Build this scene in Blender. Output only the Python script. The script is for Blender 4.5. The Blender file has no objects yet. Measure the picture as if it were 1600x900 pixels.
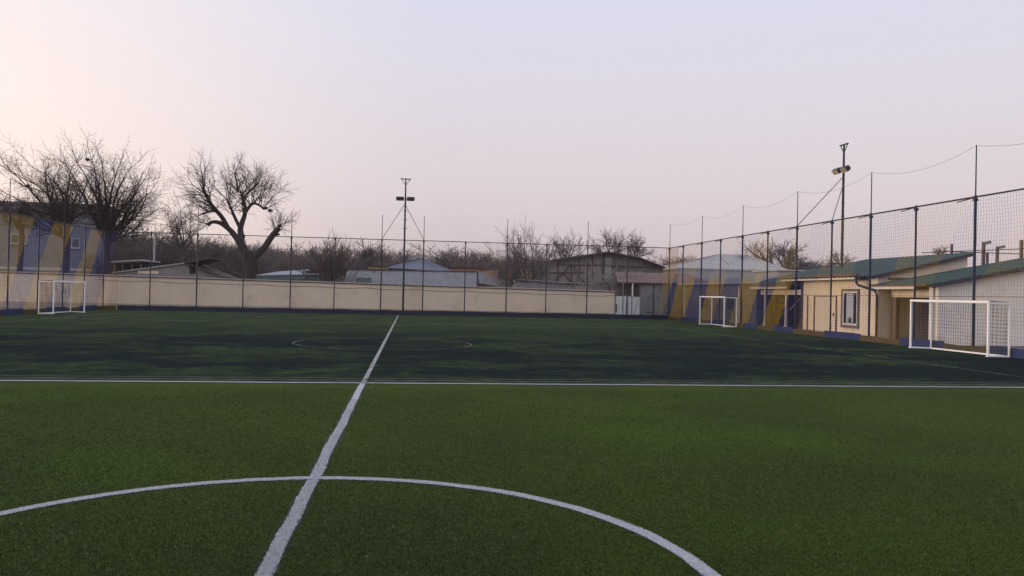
import bpy, math, random
import numpy as np
from mathutils import Vector, Matrix
SC = bpy.context.scene
COL = SC.collection
# ------------------------------------------------------------------ camera
EYE = 1.9
FPX, PITCH, ROLL, YAW = 1235.6, 0.00686, 0.0215, 0.12709     # focal in pixels of the 1600 px wide photo
def ray(px, py):
    a = px-800; b = 450-py
    x3 = a*math.cos(ROLL)-b*math.sin(ROLL); y3 = a*math.sin(ROLL)+b*math.cos(ROLL)
    dz = FPX*math.cos(PITCH)-y3*math.sin(PITCH); dy = FPX*math.sin(PITCH)+y3*math.cos(PITCH)
    return Vector((x3*math.cos(YAW)+dz*math.sin(YAW), -x3*math.sin(YAW)+dz*math.cos(YAW), dy))
def at(px, py, Y):
    r = ray(px, py); return Vector((0, 0, EYE))+r*(Y/r.y)
def atx(px, py, X):
    r = ray(px, py); return Vector((0, 0, EYE))+r*(X/r.x)
def gnd(px, py):
    r = ray(px, py); return Vector((0, 0, EYE))+r*(-EYE/r.z)
cam = bpy.data.objects.new('camera', bpy.data.cameras.new('camera'))
COL.objects.link(cam); SC.camera = cam
cam.data.sensor_width = 36; cam.data.lens = FPX/1600*36
cam.data.clip_start = .05; cam.data.clip_end = 4000
c0 = ray(800, 450).normalized(); cr = (ray(801, 450)-ray(800, 450)).normalized(); cu = cr.cross(c0).normalized()
cam.matrix_world = Matrix(((cr.x, cu.x, -c0.x, 0), (cr.y, cu.y, -c0.y, 0), (cr.z, cu.z, -c0.z, EYE), (0, 0, 0, 1)))
# ------------------------------------------------------------------ sky, sun, exposure
SUN_AZ = math.radians(-68)      # measured from +Y towards +X : the glow is beyond the left edge
SUN_EL = math.radians(5)
wd = bpy.data.worlds.new('World'); SC.world = wd; wd.use_nodes = True
nt = wd.node_tree; nt.nodes.clear()
def N(t, **k):
    n = nt.nodes.new(t)
    for a, v in k.items(): setattr(n, a, v)
    return n
L = nt.links.new
out = N('ShaderNodeOutputWorld'); bg = N('ShaderNodeBackground'); L(bg.outputs[0], out.inputs[0])
tc = N('ShaderNodeTexCoord'); nrm = N('ShaderNodeVectorMath', operation='NORMALIZE'); L(tc.outputs['Generated'], nrm.inputs[0])
sep = N('ShaderNodeSeparateXYZ'); L(nrm.outputs[0], sep.inputs[0])
rmp = N('ShaderNodeValToRGB'); L(sep.outputs[2], rmp.inputs[0])
E_ = rmp.color_ramp.elements
E_[0].position = 0.0; E_[0].color = (.54, .44, .465, 1)
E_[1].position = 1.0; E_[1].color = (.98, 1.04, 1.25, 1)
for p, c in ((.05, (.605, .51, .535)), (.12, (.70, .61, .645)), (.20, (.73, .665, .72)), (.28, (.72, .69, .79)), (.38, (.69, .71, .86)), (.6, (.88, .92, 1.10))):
    e = E_.new(p); e.color = (*c, 1)
dot = N('ShaderNodeVectorMath', operation='DOT_PRODUCT'); L(nrm.outputs[0], dot.inputs[0])
dot.inputs[1].default_value = (math.sin(SUN_AZ)*math.cos(.14), math.cos(SUN_AZ)*math.cos(.14), math.sin(.14))
glow = N('ShaderNodeMapRange'); L(dot.outputs['Value'], glow.inputs[0])
glow.inputs[1].default_value = .33; glow.inputs[2].default_value = 1.15; glow.interpolation_type = 'SMOOTHSTEP'
lowf = N('ShaderNodeMapRange'); L(sep.outputs[2], lowf.inputs[0]); lowf.inputs[1].default_value = 1.1; lowf.inputs[2].default_value = -.02
gm = N('ShaderNodeMath', operation='MULTIPLY'); L(glow.outputs[0], gm.inputs[0]); L(lowf.outputs[0], gm.inputs[1])
mx = N('ShaderNodeMix', data_type='RGBA', blend_type='MIX'); L(gm.outputs[0], mx.inputs[0]); L(rmp.outputs[0], mx.inputs[6])
mx.inputs[7].default_value = (1.42, 1.13, .93, 1)
sky = N('ShaderNodeTexSky', sky_type='NISHITA'); sky.sun_disc = False; sky.sun_elevation = SUN_EL; sky.sun_rotation = SUN_AZ
sm = N('ShaderNodeMix', data_type='RGBA', blend_type='ADD'); sm.inputs[0].default_value = .012
L(mx.outputs[2], sm.inputs[6]); L(sky.outputs[0], sm.inputs[7])
bk = N('ShaderNodeMapRange'); L(sep.outputs[1], bk.inputs[0]); bk.inputs[1].default_value = .1; bk.inputs[2].default_value = -.9; bk.inputs[3].default_value = 1.0; bk.inputs[4].default_value = 1.45  # added brightness in the unseen sky behind the camera, lifts the far wall
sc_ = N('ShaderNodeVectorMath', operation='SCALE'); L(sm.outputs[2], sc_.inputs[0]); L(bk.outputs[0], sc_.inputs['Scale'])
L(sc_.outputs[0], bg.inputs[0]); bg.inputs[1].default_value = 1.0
sl = bpy.data.lights.new('sun', 'SUN'); sl.energy = 3.0; sl.angle = math.radians(25); sl.color = (1, .80, .62)
so = bpy.data.objects.new('sun', sl); COL.objects.link(so)
sd = Vector((math.sin(SUN_AZ)*math.cos(SUN_EL), math.cos(SUN_AZ)*math.cos(SUN_EL), math.sin(SUN_EL)))
so.rotation_euler = sd.to_track_quat('Z', 'Y').to_euler(); so.location = sd*200
SC.view_settings.view_transform = 'Standard'; SC.view_settings.look = 'None'
SC.view_settings.exposure = 0.0; SC.view_settings.gamma = 1.0; SC.view_settings.use_curve_mapping = False
SC.cycles.max_bounces = 6; SC.cycles.transparent_max_bounces = 12; SC.cycles.volume_bounces = 1

# ------------------------------------------------------------------ materials
MATS = {}
def mat(name, col, rough=.8, var=.18, scale=3.0, metal=0.0, bump=0.0, bscale=20., stain=None, stretch=(1, 1, 1)):
    if name in MATS: return MATS[name]
    m = bpy.data.materials.new(name); m.use_nodes = True; t = m.node_tree; b = t.nodes['Principled BSDF']
    b.inputs['Roughness'].default_value = rough; b.inputs['Metallic'].default_value = metal
    b.inputs['Specular IOR Level'].default_value = .3
    tcn = t.nodes.new('ShaderNodeTexCoord'); mp = t.nodes.new('ShaderNodeMapping'); mp.inputs['Scale'].default_value = stretch
    t.links.new(tcn.outputs['Object'], mp.inputs[0])
    n1 = t.nodes.new('ShaderNodeTexNoise'); n1.inputs['Scale'].default_value = scale; n1.inputs['Detail'].default_value = 6; n1.inputs['Roughness'].default_value = .65
    t.links.new(mp.outputs[0], n1.inputs['Vector'])
    r = t.nodes.new('ShaderNodeValToRGB'); r.color_ramp.elements[0].position = .3; r.color_ramp.elements[1].position = .7
    r.color_ramp.elements[0].color = (*[c*(1-var) for c in col], 1); r.color_ramp.elements[1].color = (*[min(1, c*(1+var)) for c in col], 1)
    t.links.new(n1.outputs[0], r.inputs[0]); src = r.outputs[0]
    if stain:
        n2 = t.nodes.new('ShaderNodeTexNoise'); n2.inputs['Scale'].default_value = stain[1]; n2.inputs['Detail'].default_value = 8
        t.links.new(mp.outputs[0], n2.inputs['Vector'])
        mr = t.nodes.new('ShaderNodeMapRange'); mr.inputs[1].default_value = stain[2]; mr.inputs[2].default_value = stain[2]+.16
        t.links.new(n2.outputs[0], mr.inputs[0])
        mm = t.nodes.new('ShaderNodeMix'); mm.data_type = 'RGBA'; t.links.new(mr.outputs[0], mm.inputs[0]); t.links.new(src, mm.inputs[6])
        mm.inputs[7].default_value = (*stain[0], 1); src = mm.outputs[2]
    t.links.new(src, b.inputs['Base Color'])
    if bump:
        n3 = t.nodes.new('ShaderNodeTexNoise'); n3.inputs['Scale'].default_value = bscale; n3.inputs['Detail'].default_value = 4
        t.links.new(tcn.outputs['Object'], n3.inputs['Vector'])
        bp = t.nodes.new('ShaderNodeBump'); bp.inputs['Strength'].default_value = bump; bp.inputs['Distance'].default_value = .02
        t.links.new(n3.outputs[0], bp.inputs['Height']); t.links.new(bp.outputs[0], b.inputs['Normal'])
    MATS[name] = m; return m
M_post = mat('post_paint', (.016, .017, .028), .5, .35, 6)
M_postb = mat('post_blue', (.012, .016, .042), .5, .3, 5, stain=((.03, .03, .04), 3, .6))
M_white = mat('goal_paint', (.72, .71, .70), .45, .06, 5, stain=((.35, .32, .28), 9, .66))
M_nblue = mat('net_blue', (.018, .028, .125), .8, .2, 1)
M_nyel = mat('net_mustard', (.30, .195, .028), .8, .2, 1)
M_ndark = mat('net_dark', (.045, .045, .06), .8, .2, 1)
M_gnet = mat('goal_net_cord', (.06, .06, .065), .8, .2, 1)
M_kblue = mat('board_blue', (.007, .019, .078), .6, .3, 2, stain=((.03, .04, .06), 2.5, .6))
M_knavy = mat('board_navy', (.007, .011, .028), .6, .3, 2, stain=((.04, .04, .05), 3, .6))
M_kyel = mat('board_mustard', (.062, .042, .016), .7, .35, 3, stain=((.05, .035, .02), 2.5, .55))
M_cream = mat('cream_render', (.64, .52, .39), .9, .05, .8, bump=.15, bscale=14, stain=((.52, .42, .31), .9, .56))
M_coping = mat('coping_tile', (.40, .35, .32), .9, .25, 6)
M_housew = mat('house_render', (.66, .54, .40), .85, .05, 1.0, bump=.12, bscale=25, stain=((.50, .42, .33), 1.4, .62))
M_housew2 = mat('gable_render', (.67, .60, .52), .9, .07, .8, bump=.1, stain=((.50, .45, .40), .9, .6))
M_fascia = mat('white_fascia', (.66, .60, .54), .6, .06, 3)
M_brown = mat('brown_paint', (.115, .075, .06), .6, .25, 5)
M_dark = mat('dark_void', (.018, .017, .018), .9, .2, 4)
M_green = mat('green_sheet', (.019, .040, .029), .6, .25, 2.2, stain=((.03, .06, .045), 1.5, .6))
M_green2 = mat('green_sheet_faded', (.024, .048, .032), .6, .3, 2.2, stain=((.02, .07, .055), 1.1, .56))
M_grey = mat('grey_render', (.20, .195, .19), .9, .14, 1.0, stain=((.13, .12, .115), 1.6, .58))
M_greyb = mat('blue_grey_render', (.15, .158, .185), .9, .08, .6, stain=((.11, .115, .13), .7, .57))
M_zinc = mat('zinc_sheet', (.27, .28, .30), .5, .16, 1.5, metal=.15, stain=((.17, .16, .16), 1.3, .6))
M_zincp = mat('pale_zinc_sheet', (.30, .285, .275), .7, .10, 1.0, metal=.0, stain=((.30, .29, .29), .8, .6))
M_blueroof = mat('blue_roof_sheet', (.070, .088, .125), .5, .2, 1.5)
M_palebl = mat('pale_blue_sheet', (.175, .20, .235), .55, .12, 1.2)
M_teal = mat('teal_fascia', (.09, .135, .125), .7, .2, 1.5)
M_wood = mat('weathered_plank', (.20, .165, .14), .95, .35, 1.2, stretch=(5, 5, .6), stain=((.10, .085, .075), .9, .56))
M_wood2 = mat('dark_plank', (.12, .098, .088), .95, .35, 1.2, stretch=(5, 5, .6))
M_roofdk = mat('dark_roof_sheet', (.060, .048, .046), .85, .3, 1.5)
M_rust = mat('rusty_roof_sheet', (.13, .078, .068), .85, .25, 1.4, stain=((.10, .06, .055), 1.2, .55))
M_brick = mat('orange_brick', (.33, .165, .10), .9, .25, 2.5, stain=((.33, .24, .19), 1.0, .52))
M_yellow = mat('yellow_render', (.46, .34, .19), .9, .12, 1.5)
M_slab = mat('pale_slab', (.36, .34, .33), .85, .12, 2)
M_glass = mat('window_glass', (.05, .055, .065), .12, .1, 2)
M_curtain = mat('curtain', (.42, .42, .46), .9, .08, 6, stretch=(1, 8, 1))
M_gate = mat('white_gate_paint', (.56, .56, .57), .55, .06, 2, stain=((.30, .26, .22), 5, .66))
M_lens = mat('flood_reflector', (.55, .42, .30), .35, .1, 3, metal=.2)
M_black = mat('dark_housing', (.022, .020, .022), .5, .2, 4)
M_bark = mat('dark_bark', (.036, .025, .023), .95, .3, 4, stretch=(3, 3, 1))
M_bark2 = mat('brown_bark', (.085, .062, .055), .95, .3, 3)
M_barkp = mat('pale_bark', (.20, .17, .155), .95, .25, 3)
M_farbark = mat('far_bark', (.12, .095, .090), .95, .3, 1.5)
M_willow = mat('willow_twig', (.20, .155, .085), .95, .3, 1.5)
M_nest = mat('nest_twigs', (.035, .026, .022), .95, .3, 8)

# ------------------------------------------------------------------ mesh helpers
def tag(o, label=None, cat=None, group=None, kind=None):
    if label: o['label'] = label
    if cat: o['category'] = cat
    if group: o['group'] = group
    if kind: o['kind'] = kind
    return o
def empty(name, loc, label, cat, group=None):
    o = bpy.data.objects.new(name, None); COL.objects.link(o); o.location = loc
    bpy.context.view_layer.update if False else None
    return tag(o, label, cat, group)
class MB:
    def __init__(s): s.v = []; s.f = []; s.m = []
    def quad(s, a, b, c, d, m=0):
        i = len(s.v); s.v += [tuple(a), tuple(b), tuple(c), tuple(d)]; s.f.append((i, i+1, i+2, i+3)); s.m.append(m); return s
    def tri(s, a, b, c, m=0):
        i = len(s.v); s.v += [tuple(a), tuple(b), tuple(c)]; s.f.append((i, i+1, i+2)); s.m.append(m); return s
    def box(s, x0, x1, y0, y1, z0, z1, m=0):
        i = len(s.v)
        s.v += [(x, y, z) for z in (z0, z1) for x, y in ((x0, y0), (x1, y0), (x1, y1), (x0, y1))]
        for f in ((3, 2, 1, 0), (4, 5, 6, 7), (0, 1, 5, 4), (1, 2, 6, 5), (2, 3, 7, 6), (3, 0, 4, 7)):
            s.f.append(tuple(i+k for k in f)); s.m.append(m)
        return s
    def beam(s, p, q, w, h=None, m=0, up=(0, 0, 1)):
        """rectangular bar from p to q"""
        h = h or w; p = Vector(p); q = Vector(q); d = (q-p).normalized(); u = Vector(up)
        if abs(d.dot(u)) > .98: u = Vector((0, 1, 0))
        a = d.cross(u).normalized()*w/2; b = a.cross(d).normalized()*h/2; i = len(s.v)
        s.v += [tuple(k) for k in (p-a-b, p+a-b, p+a+b, p-a+b, q-a-b, q+a-b, q+a+b, q-a+b)]
        for f in ((3, 2, 1, 0), (4, 5, 6, 7), (0, 1, 5, 4), (1, 2, 6, 5), (2, 3, 7, 6), (3, 0, 4, 7)):
            s.f.append(tuple(i+k for k in f)); s.m.append(m)
        return s
    def tube(s, pts, r, n=8, m=0):
        pts = [Vector(p) for p in pts]; rs = r if isinstance(r, (list, tuple)) else [r]*len(pts); i = len(s.v)
        for k, p in enumerate(pts):
            d = (pts[min(k+1, len(pts)-1)]-pts[max(k-1, 0)]).normalized()
            u = Vector((0, 0, 1)) if abs(d.z) < .9 else Vector((1, 0, 0))
            a = d.cross(u).normalized(); b = a.cross(d)
            s.v += [tuple(p+(a*math.cos(2*math.pi*j/n)+b*math.sin(2*math.pi*j/n))*rs[k]) for j in range(n)]
        for k in range(len(pts)-1):
            for j in range(n):
                s.f.append((i+k*n+j, i+k*n+(j+1) % n, i+(k+1)*n+(j+1) % n, i+(k+1)*n+j)); s.m.append(m)
        s.f.append(tuple(i+j for j in range(n))[::-1]); s.m.append(m)
        s.f.append(tuple(i+(len(pts)-1)*n+j for j in range(n))); s.m.append(m); return s
    def prism(s, poly, d, m=0):
        """closed solid: polygon swept along vector d"""
        n = len(poly); i = len(s.v); d = Vector(d)
        s.v += [tuple(p) for p in poly]+[tuple(Vector(p)+d) for p in poly]
        s.f.append(tuple(i+k for k in range(n))); s.m.append(m); s.f.append(tuple(i+n+k for k in range(n))[::-1]); s.m.append(m)
        for k in range(n): s.f.append((i+k, i+(k+1) % n, i+n+(k+1) % n, i+n+k)); s.m.append(m)
        return s
    def sheet(s, A, B, C, D, n, dep, th=.03, m=0):
        """corrugated metal sheet, n ridges from edge A-B to edge D-C, with a thickness"""
        A, B, C, D = map(Vector, (A, B, C, D)); nn = (B-A).cross(D-A).normalized(); k = 2*n+1
        top = [A.lerp(B, j/(k-1))+nn*(dep if j % 2 else 0) for j in range(k)]; bot = [D.lerp(C, j/(k-1))+nn*(dep if j % 2 else 0) for j in range(k)]
        for j in range(k-1):
            s.quad(top[j], top[j+1], bot[j+1], bot[j], m)
            s.quad(bot[j]-nn*th, bot[j+1]-nn*th, top[j+1]-nn*th, top[j]-nn*th, m)
            s.quad(bot[j], bot[j+1], bot[j+1]-nn*th, bot[j]-nn*th, m); s.quad(top[j+1], top[j], top[j]-nn*th, top[j+1]-nn*th, m)
        for j in (0, k-1): s.quad(top[j], bot[j], bot[j]-nn*th, top[j]-nn*th, m)
        return s
    def build(s, name, mats, parent=None, smooth=False, fixn=True):
        me = bpy.data.meshes.new(name); me.from_pydata(s.v, [], s.f)
        for mm in (mats if isinstance(mats, (list, tuple)) else [mats]): me.materials.append(mm)
        me.polygons.foreach_set('material_index', s.m)
        if smooth: me.polygons.foreach_set('use_smooth', [True]*len(s.f))
        me.update()
        return link(name, me, parent)
def link(name, me, parent=None):
    o = bpy.data.objects.new(name, me); COL.objects.link(o)
    if parent:
        o.parent = parent
        o.matrix_parent_inverse = Matrix.Translation(parent.location).inverted() if parent.data is None else Matrix()
    return o
def npmesh(name, verts, quads, mats, midx=None, parent=None, k=4, smooth=False):
    me = bpy.data.meshes.new(name)
    me.vertices.add(len(verts)); me.vertices.foreach_set('co', np.asarray(verts, np.float32).ravel())
    nf = len(quads); me.loops.add(nf*k); me.loops.foreach_set('vertex_index', np.asarray(quads, np.int32).ravel())
    me.polygons.add(nf); me.polygons.foreach_set('loop_start', np.arange(nf, dtype=np.int32)*k)
    for mm in mats: me.materials.append(mm)
    if midx is not None: me.polygons.foreach_set('material_index', np.asarray(midx, np.int32))
    if smooth: me.polygons.foreach_set('use_smooth', np.ones(nf, bool))
    me.update(calc_edges=True); me.validate()
    return link(name, me, parent)
def struct(o): o['kind'] = 'structure'; return o

# ------------------------------------------------------------------ ground and turf
UR, UL, VB, FH, TH = 21.38, -23.30, 63.87, 5.98, 7.97     # fence lines and heights
VT = 16.39                                                # near pitch's far touchline
def turf_nodes(m, blades=False):
    m.use_nodes = True; t = m.node_tree; b = t.nodes['Principled BSDF']; l = t.links.new
    b.inputs['Roughness'].default_value = 1.0; b.inputs['Specular IOR Level'].default_value = 0.0
    tcn = t.nodes.new('ShaderNodeTexCoord'); sp = t.nodes.new('ShaderNodeSeparateXYZ'); l(tcn.outputs['Object'], sp.inputs[0])
    def noise(sc, det=6, rough=.6, st=(1, 1, 1), off=(0, 0, 0)):
        mp = t.nodes.new('ShaderNodeMapping'); mp.inputs['Scale'].default_value = st; mp.inputs['Location'].default_value = off
        l(tcn.outputs['Object'], mp.inputs[0]); n = t.nodes.new('ShaderNodeTexNoise'); n.inputs['Scale'].default_value = sc
        n.inputs['Detail'].default_value = det; n.inputs['Roughness'].default_value = rough; l(mp.outputs[0], n.inputs['Vector']); return n.outputs[0]
    def mr(s, a, bb, c=0., d=1.):
        n = t.nodes.new('ShaderNodeMapRange'); l(s, n.inputs[0])
        for i, v in enumerate((a, bb, c, d)): n.inputs[i+1].default_value = v
        return n.outputs[0]
    def mix(f, A, B, mode='MIX'):
        n = t.nodes.new('ShaderNodeMix'); n.data_type = 'RGBA'; n.blend_type = mode
        for i, v in ((0, f), (6, A), (7, B)):
            if isinstance(v, (tuple, float)): n.inputs[i].default_value = v if isinstance(v, float) else (*v, 1)
            else: l(v, n.inputs[i])
        return n.outputs[2]
    def mul(a, bb):
        n = t.nodes.new('ShaderNodeMath'); n.operation = 'MULTIPLY'; l(a, n.inputs[0])
        if isinstance(bb, float): n.inputs[1].default_value = bb
        else: l(bb, n.inputs[1])
        return n.outputs[0]
    near = mix(mr(noise(.28, 5), .38, .64), (.046, .063, .019), (.038, .053, .019))
    near = mix(mr(noise(.16, 4, off=(5, 9, 0)), .52, .70), near, (.047, .076, .017))      # lusher patches
    far = mix(mr(noise(.5, 6, .7, (1, .45, 1)), .40, .62), (.042, .062, .024), (.029, .039, .027))
    band = mul(mr(sp.outputs[1], VT, VT+2.0), mr(sp.outputs[1], 44., 30.))
    infill = mul(mr(noise(.22, 13, .80, (.8, 1.0, 1), (3, 1, 0)), .445, .52, 0, .85), band)            # black rubber infill
    far = mix(infill, far, (.011, .015, .019))
    streak = mul(mr(noise(2.6, 11, .85, (.5, 1.0, 1)), .47, .53), mr(sp.outputs[1], 50., 28., .25, .65))
    far = mix(streak, far, (.012, .018, .018))
    fl = mul(mr(noise(9., 6, .8, (.35, 1.0, 1)), .50, .60, 0, .55), mr(sp.outputs[1], 58., 30., .2, 1.))
    far = mix(fl, far, (.008, .011, .013))
    col = mix(mr(sp.outputs[1], VT-.04, VT+.10), near, far)
    fine = mr(noise(110., 3, .7), .35, .65, .70, 1.25) if not blades else mr(noise(160., 2, .7), .3, .7, .6, 1.5)
    mm = t.nodes.new('ShaderNodeVectorMath'); mm.operation = 'SCALE'; l(col, mm.inputs[0]); l(fine, mm.inputs['Scale'])
    l(mm.outputs[0], b.inputs['Base Color'])
    if not blades:
        bn = noise(38., 5, .8); bp = t.nodes.new('ShaderNodeBump'); bp.inputs['Strength'].default_value = .35; bp.inputs['Distance'].default_value = .03
        l(bn, bp.inputs['Height']); l(bp.outputs[0], b.inputs['Normal'])
    return m
M_turf = turf_nodes(bpy.data.materials.new('turf')); M_blade = turf_nodes(bpy.data.materials.new('turf_blades'), True)
M_dirt = mat('dirt', (.13, .105, .085), .95, .3, .5)
M_line = mat('line_turf', (.29, .295, .325), .9, .25, 25, bump=.4, bscale=60, stain=((.10, .11, .10), 18, .63))
M_linew = mat('worn_line_turf', (.21, .225, .23), .9, .4, 9, stain=((.03, .045, .035), 5, .50))
M_linef = mat('faint_line_turf', (.085, .105, .085), .9, .4, 9, stain=((.032, .048, .032), 1.6, .42))
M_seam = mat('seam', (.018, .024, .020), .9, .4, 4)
g = MB(); g.quad((-1500, -400, -.02), (1500, -400, -.02), (1500, 2600, -.02), (-1500, 2600, -.02)); struct(g.build('ground', M_dirt))
g = MB(); nx, ny = 60, 90
x0, x1, y0, y1 = UL-1.2, UR+.9, -14., VB+.35
g.quad((x0, y0, 0), (x1, y0, 0), (x1, y1, 0), (x0, y1, 0)); struct(g.build('football_pitch', M_turf))
U0 = -.925; CC = 5.13; LW = .105
def strip(name, pts, w, m, z=.004, seg=None, rng=random.Random(3), jit=.006):
    """a painted line: flat ribbon with slightly uneven edges"""
    mb = MB(); P = []
    for a, b in zip(pts[:-1], pts[1:]):
        a = Vector(a); b = Vector(b); n = max(1, int((b-a).length/.12)) if seg is None else seg
        for k in range(n): P.append(a.lerp(b, k/n))
    P.append(Vector(pts[-1])); Lf = []; Rt = []
    for k, p in enumerate(P):
        d = (P[min(k+1, len(P)-1)]-P[max(k-1, 0)]).normalized(); nn = Vector((-d.y, d.x))
        Lf.append(p+nn*(w/2+rng.uniform(-jit, jit))); Rt.append(p-nn*(w/2+rng.uniform(-jit, jit)))
    for k in range(len(P)-1):
        mb.quad((Rt[k].x, Rt[k].y, z), (Rt[k+1].x, Rt[k+1].y, z), (Lf[k+1].x, Lf[k+1].y, z), (Lf[k].x, Lf[k].y, z))
    return struct(mb.build(name, m))
wob = random.Random(8)
def wobble(ps, a): return [(p[0]+wob.uniform(-a, a), p[1]+wob.uniform(-a, a)) for p in ps]
strip('halfway_line', wobble([(U0, y) for y in np.arange(-4, VT+.01, .6)], .014), LW+.01, M_line, .004)
strip('line_rubber_edge', [(U0, y) for y in np.arange(-4, VT+.01, .6)], LW+.07, M_seam, .002, jit=.02)  # dark rubber showing along both edges of the line
strip('line_rubber_edge', [(U0+3.0*math.cos(t), CC+3.0*math.sin(t)) for t in np.linspace(0, 2*math.pi, 90)], LW+.05, M_seam, .0012, jit=.02)
strip('worn_halfway_line', [(U0, y) for y in np.arange(VT+.10, VB-1.1, 1.2)], LW-.005, M_linew, .004)
strip('centre_circle', wobble([(U0+3.0*math.cos(t), CC+3.0*math.sin(t)) for t in np.linspace(0, 2*math.pi, 90)], .014), LW+.008, M_line, .008)
strip('touchline', wobble([(x, VT) for x in np.arange(-24, 22.1, 1.0)], .012), .115, M_line, .012, jit=.012)
strip('worn_touchline', [(x, VT+.55+.0*x) for x in np.arange(-24, 22.1, 1.5)], .07, M_linef, .004, jit=.02)
strip('turf_seam', [(x, VT+.95) for x in np.arange(-24, 22.1, 1.5)], .10, M_seam, .004, jit=.02)
strip('turf_edge', [(x, VT+.16) for x in np.arange(-24, 22.1, 1.5)], .12, M_seam, .008, jit=.02)
strip('far_touchline', [(x, 46.0) for x in np.arange(-19.5, 16.1, 1.5)], .13, M_linef, .008, jit=.03)
strip('far_centre_circle', [(U0+.0+3.15*math.cos(t), 28.8+3.15*math.sin(t)) for t in np.linspace(0, 2*math.pi, 70)], .06, M_linef, .008, jit=.012)
strip('right_sideline', [(15.9, y) for y in np.arange(VT+1.2, 55, 1.5)], .06, M_linef, .004, jit=.03)
strip('left_sideline', [(-19.5, y) for y in np.arange(40, 63, 1.5)], .10, M_linef, .004, jit=.03)
strip('goal_area_arc', [(U0+6*math.cos(t), 55.5+1.8*math.sin(t)) for t in np.linspace(.5, 2.6, 40)], .10, M_linef, .008, jit=.02)

# near grass blades (synthetic turf pile), green and white
rs = np.random.default_rng(5)
def blade_mesh(name, x, y, h, m):
    n = len(x); w = rs.uniform(.0018, .0035, n)*(1+y/9); a = rs.uniform(0, 2*np.pi, n); la = rs.uniform(0, 2*np.pi, n); ll = h*rs.uniform(.2, .9, n)
    dx = np.cos(a)*w; dy = np.sin(a)*w
    V = np.empty((n, 3, 3)); V[:, 0] = np.stack([x-dx, y-dy, np.zeros(n)], 1); V[:, 1] = np.stack([x+dx, y+dy, np.zeros(n)], 1)
    V[:, 2] = np.stack([x+np.cos(la)*ll, y+np.sin(la)*ll, h], 1)
    ms = m if isinstance(m, list) else [m]
    return npmesh(name, V.reshape(-1, 3), np.arange(3*n).reshape(-1, 3), ms, midx=(rs.random(n) < .022).astype(int) if len(ms) > 1 else None, k=3)
nb = 640000
dist = 1/(1/3.6+rs.random(nb)*(1/15.5-1/3.6)); ang = rs.uniform(-.56, .82, nb)
bx = dist*np.tan(ang*.98); by = dist
keep = (np.abs(by) < VT-.1); bx = bx[keep]; by = by[keep]
rr = np.hypot(bx-U0, by-CC); isl = (np.abs(bx-U0) < .052) | (np.abs(rr-3.0) < .056)
gr = blade_mesh('grass', bx[~isl], by[~isl], rs.uniform(.006, .018, (~isl).sum()), [M_blade, mat('dry_blade', (.115, .13, .06), .9, .4, 40)]); gr['kind'] = 'stuff'
tag(gr, 'short green artificial grass pile on the near pitch', 'grass')
xs = []; ys = []
for _ in range(1):
    k = 26000; yy = 1/(1/3.4+rs.random(k)*(1/14.-1/3.4)); xs.append(U0+rs.uniform(-.055, .055, k)); ys.append(yy)
    k = 34000; th = rs.uniform(-.1, np.pi+.1, k); r_ = 3+rs.uniform(-.060, .060, k); xs.append(U0+r_*np.cos(th)); ys.append(CC+r_*np.sin(th))
wx = np.concatenate(xs); wy = np.concatenate(ys)
gw = blade_mesh('white_grass', wx, wy, rs.uniform(.006, .016, len(wx)), mat('white_pile', (.35, .355, .375), .9, .3, 30)); gw['kind'] = 'stuff'
tag(gw, 'white artificial grass pile along the circle and halfway line', 'grass')

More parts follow.
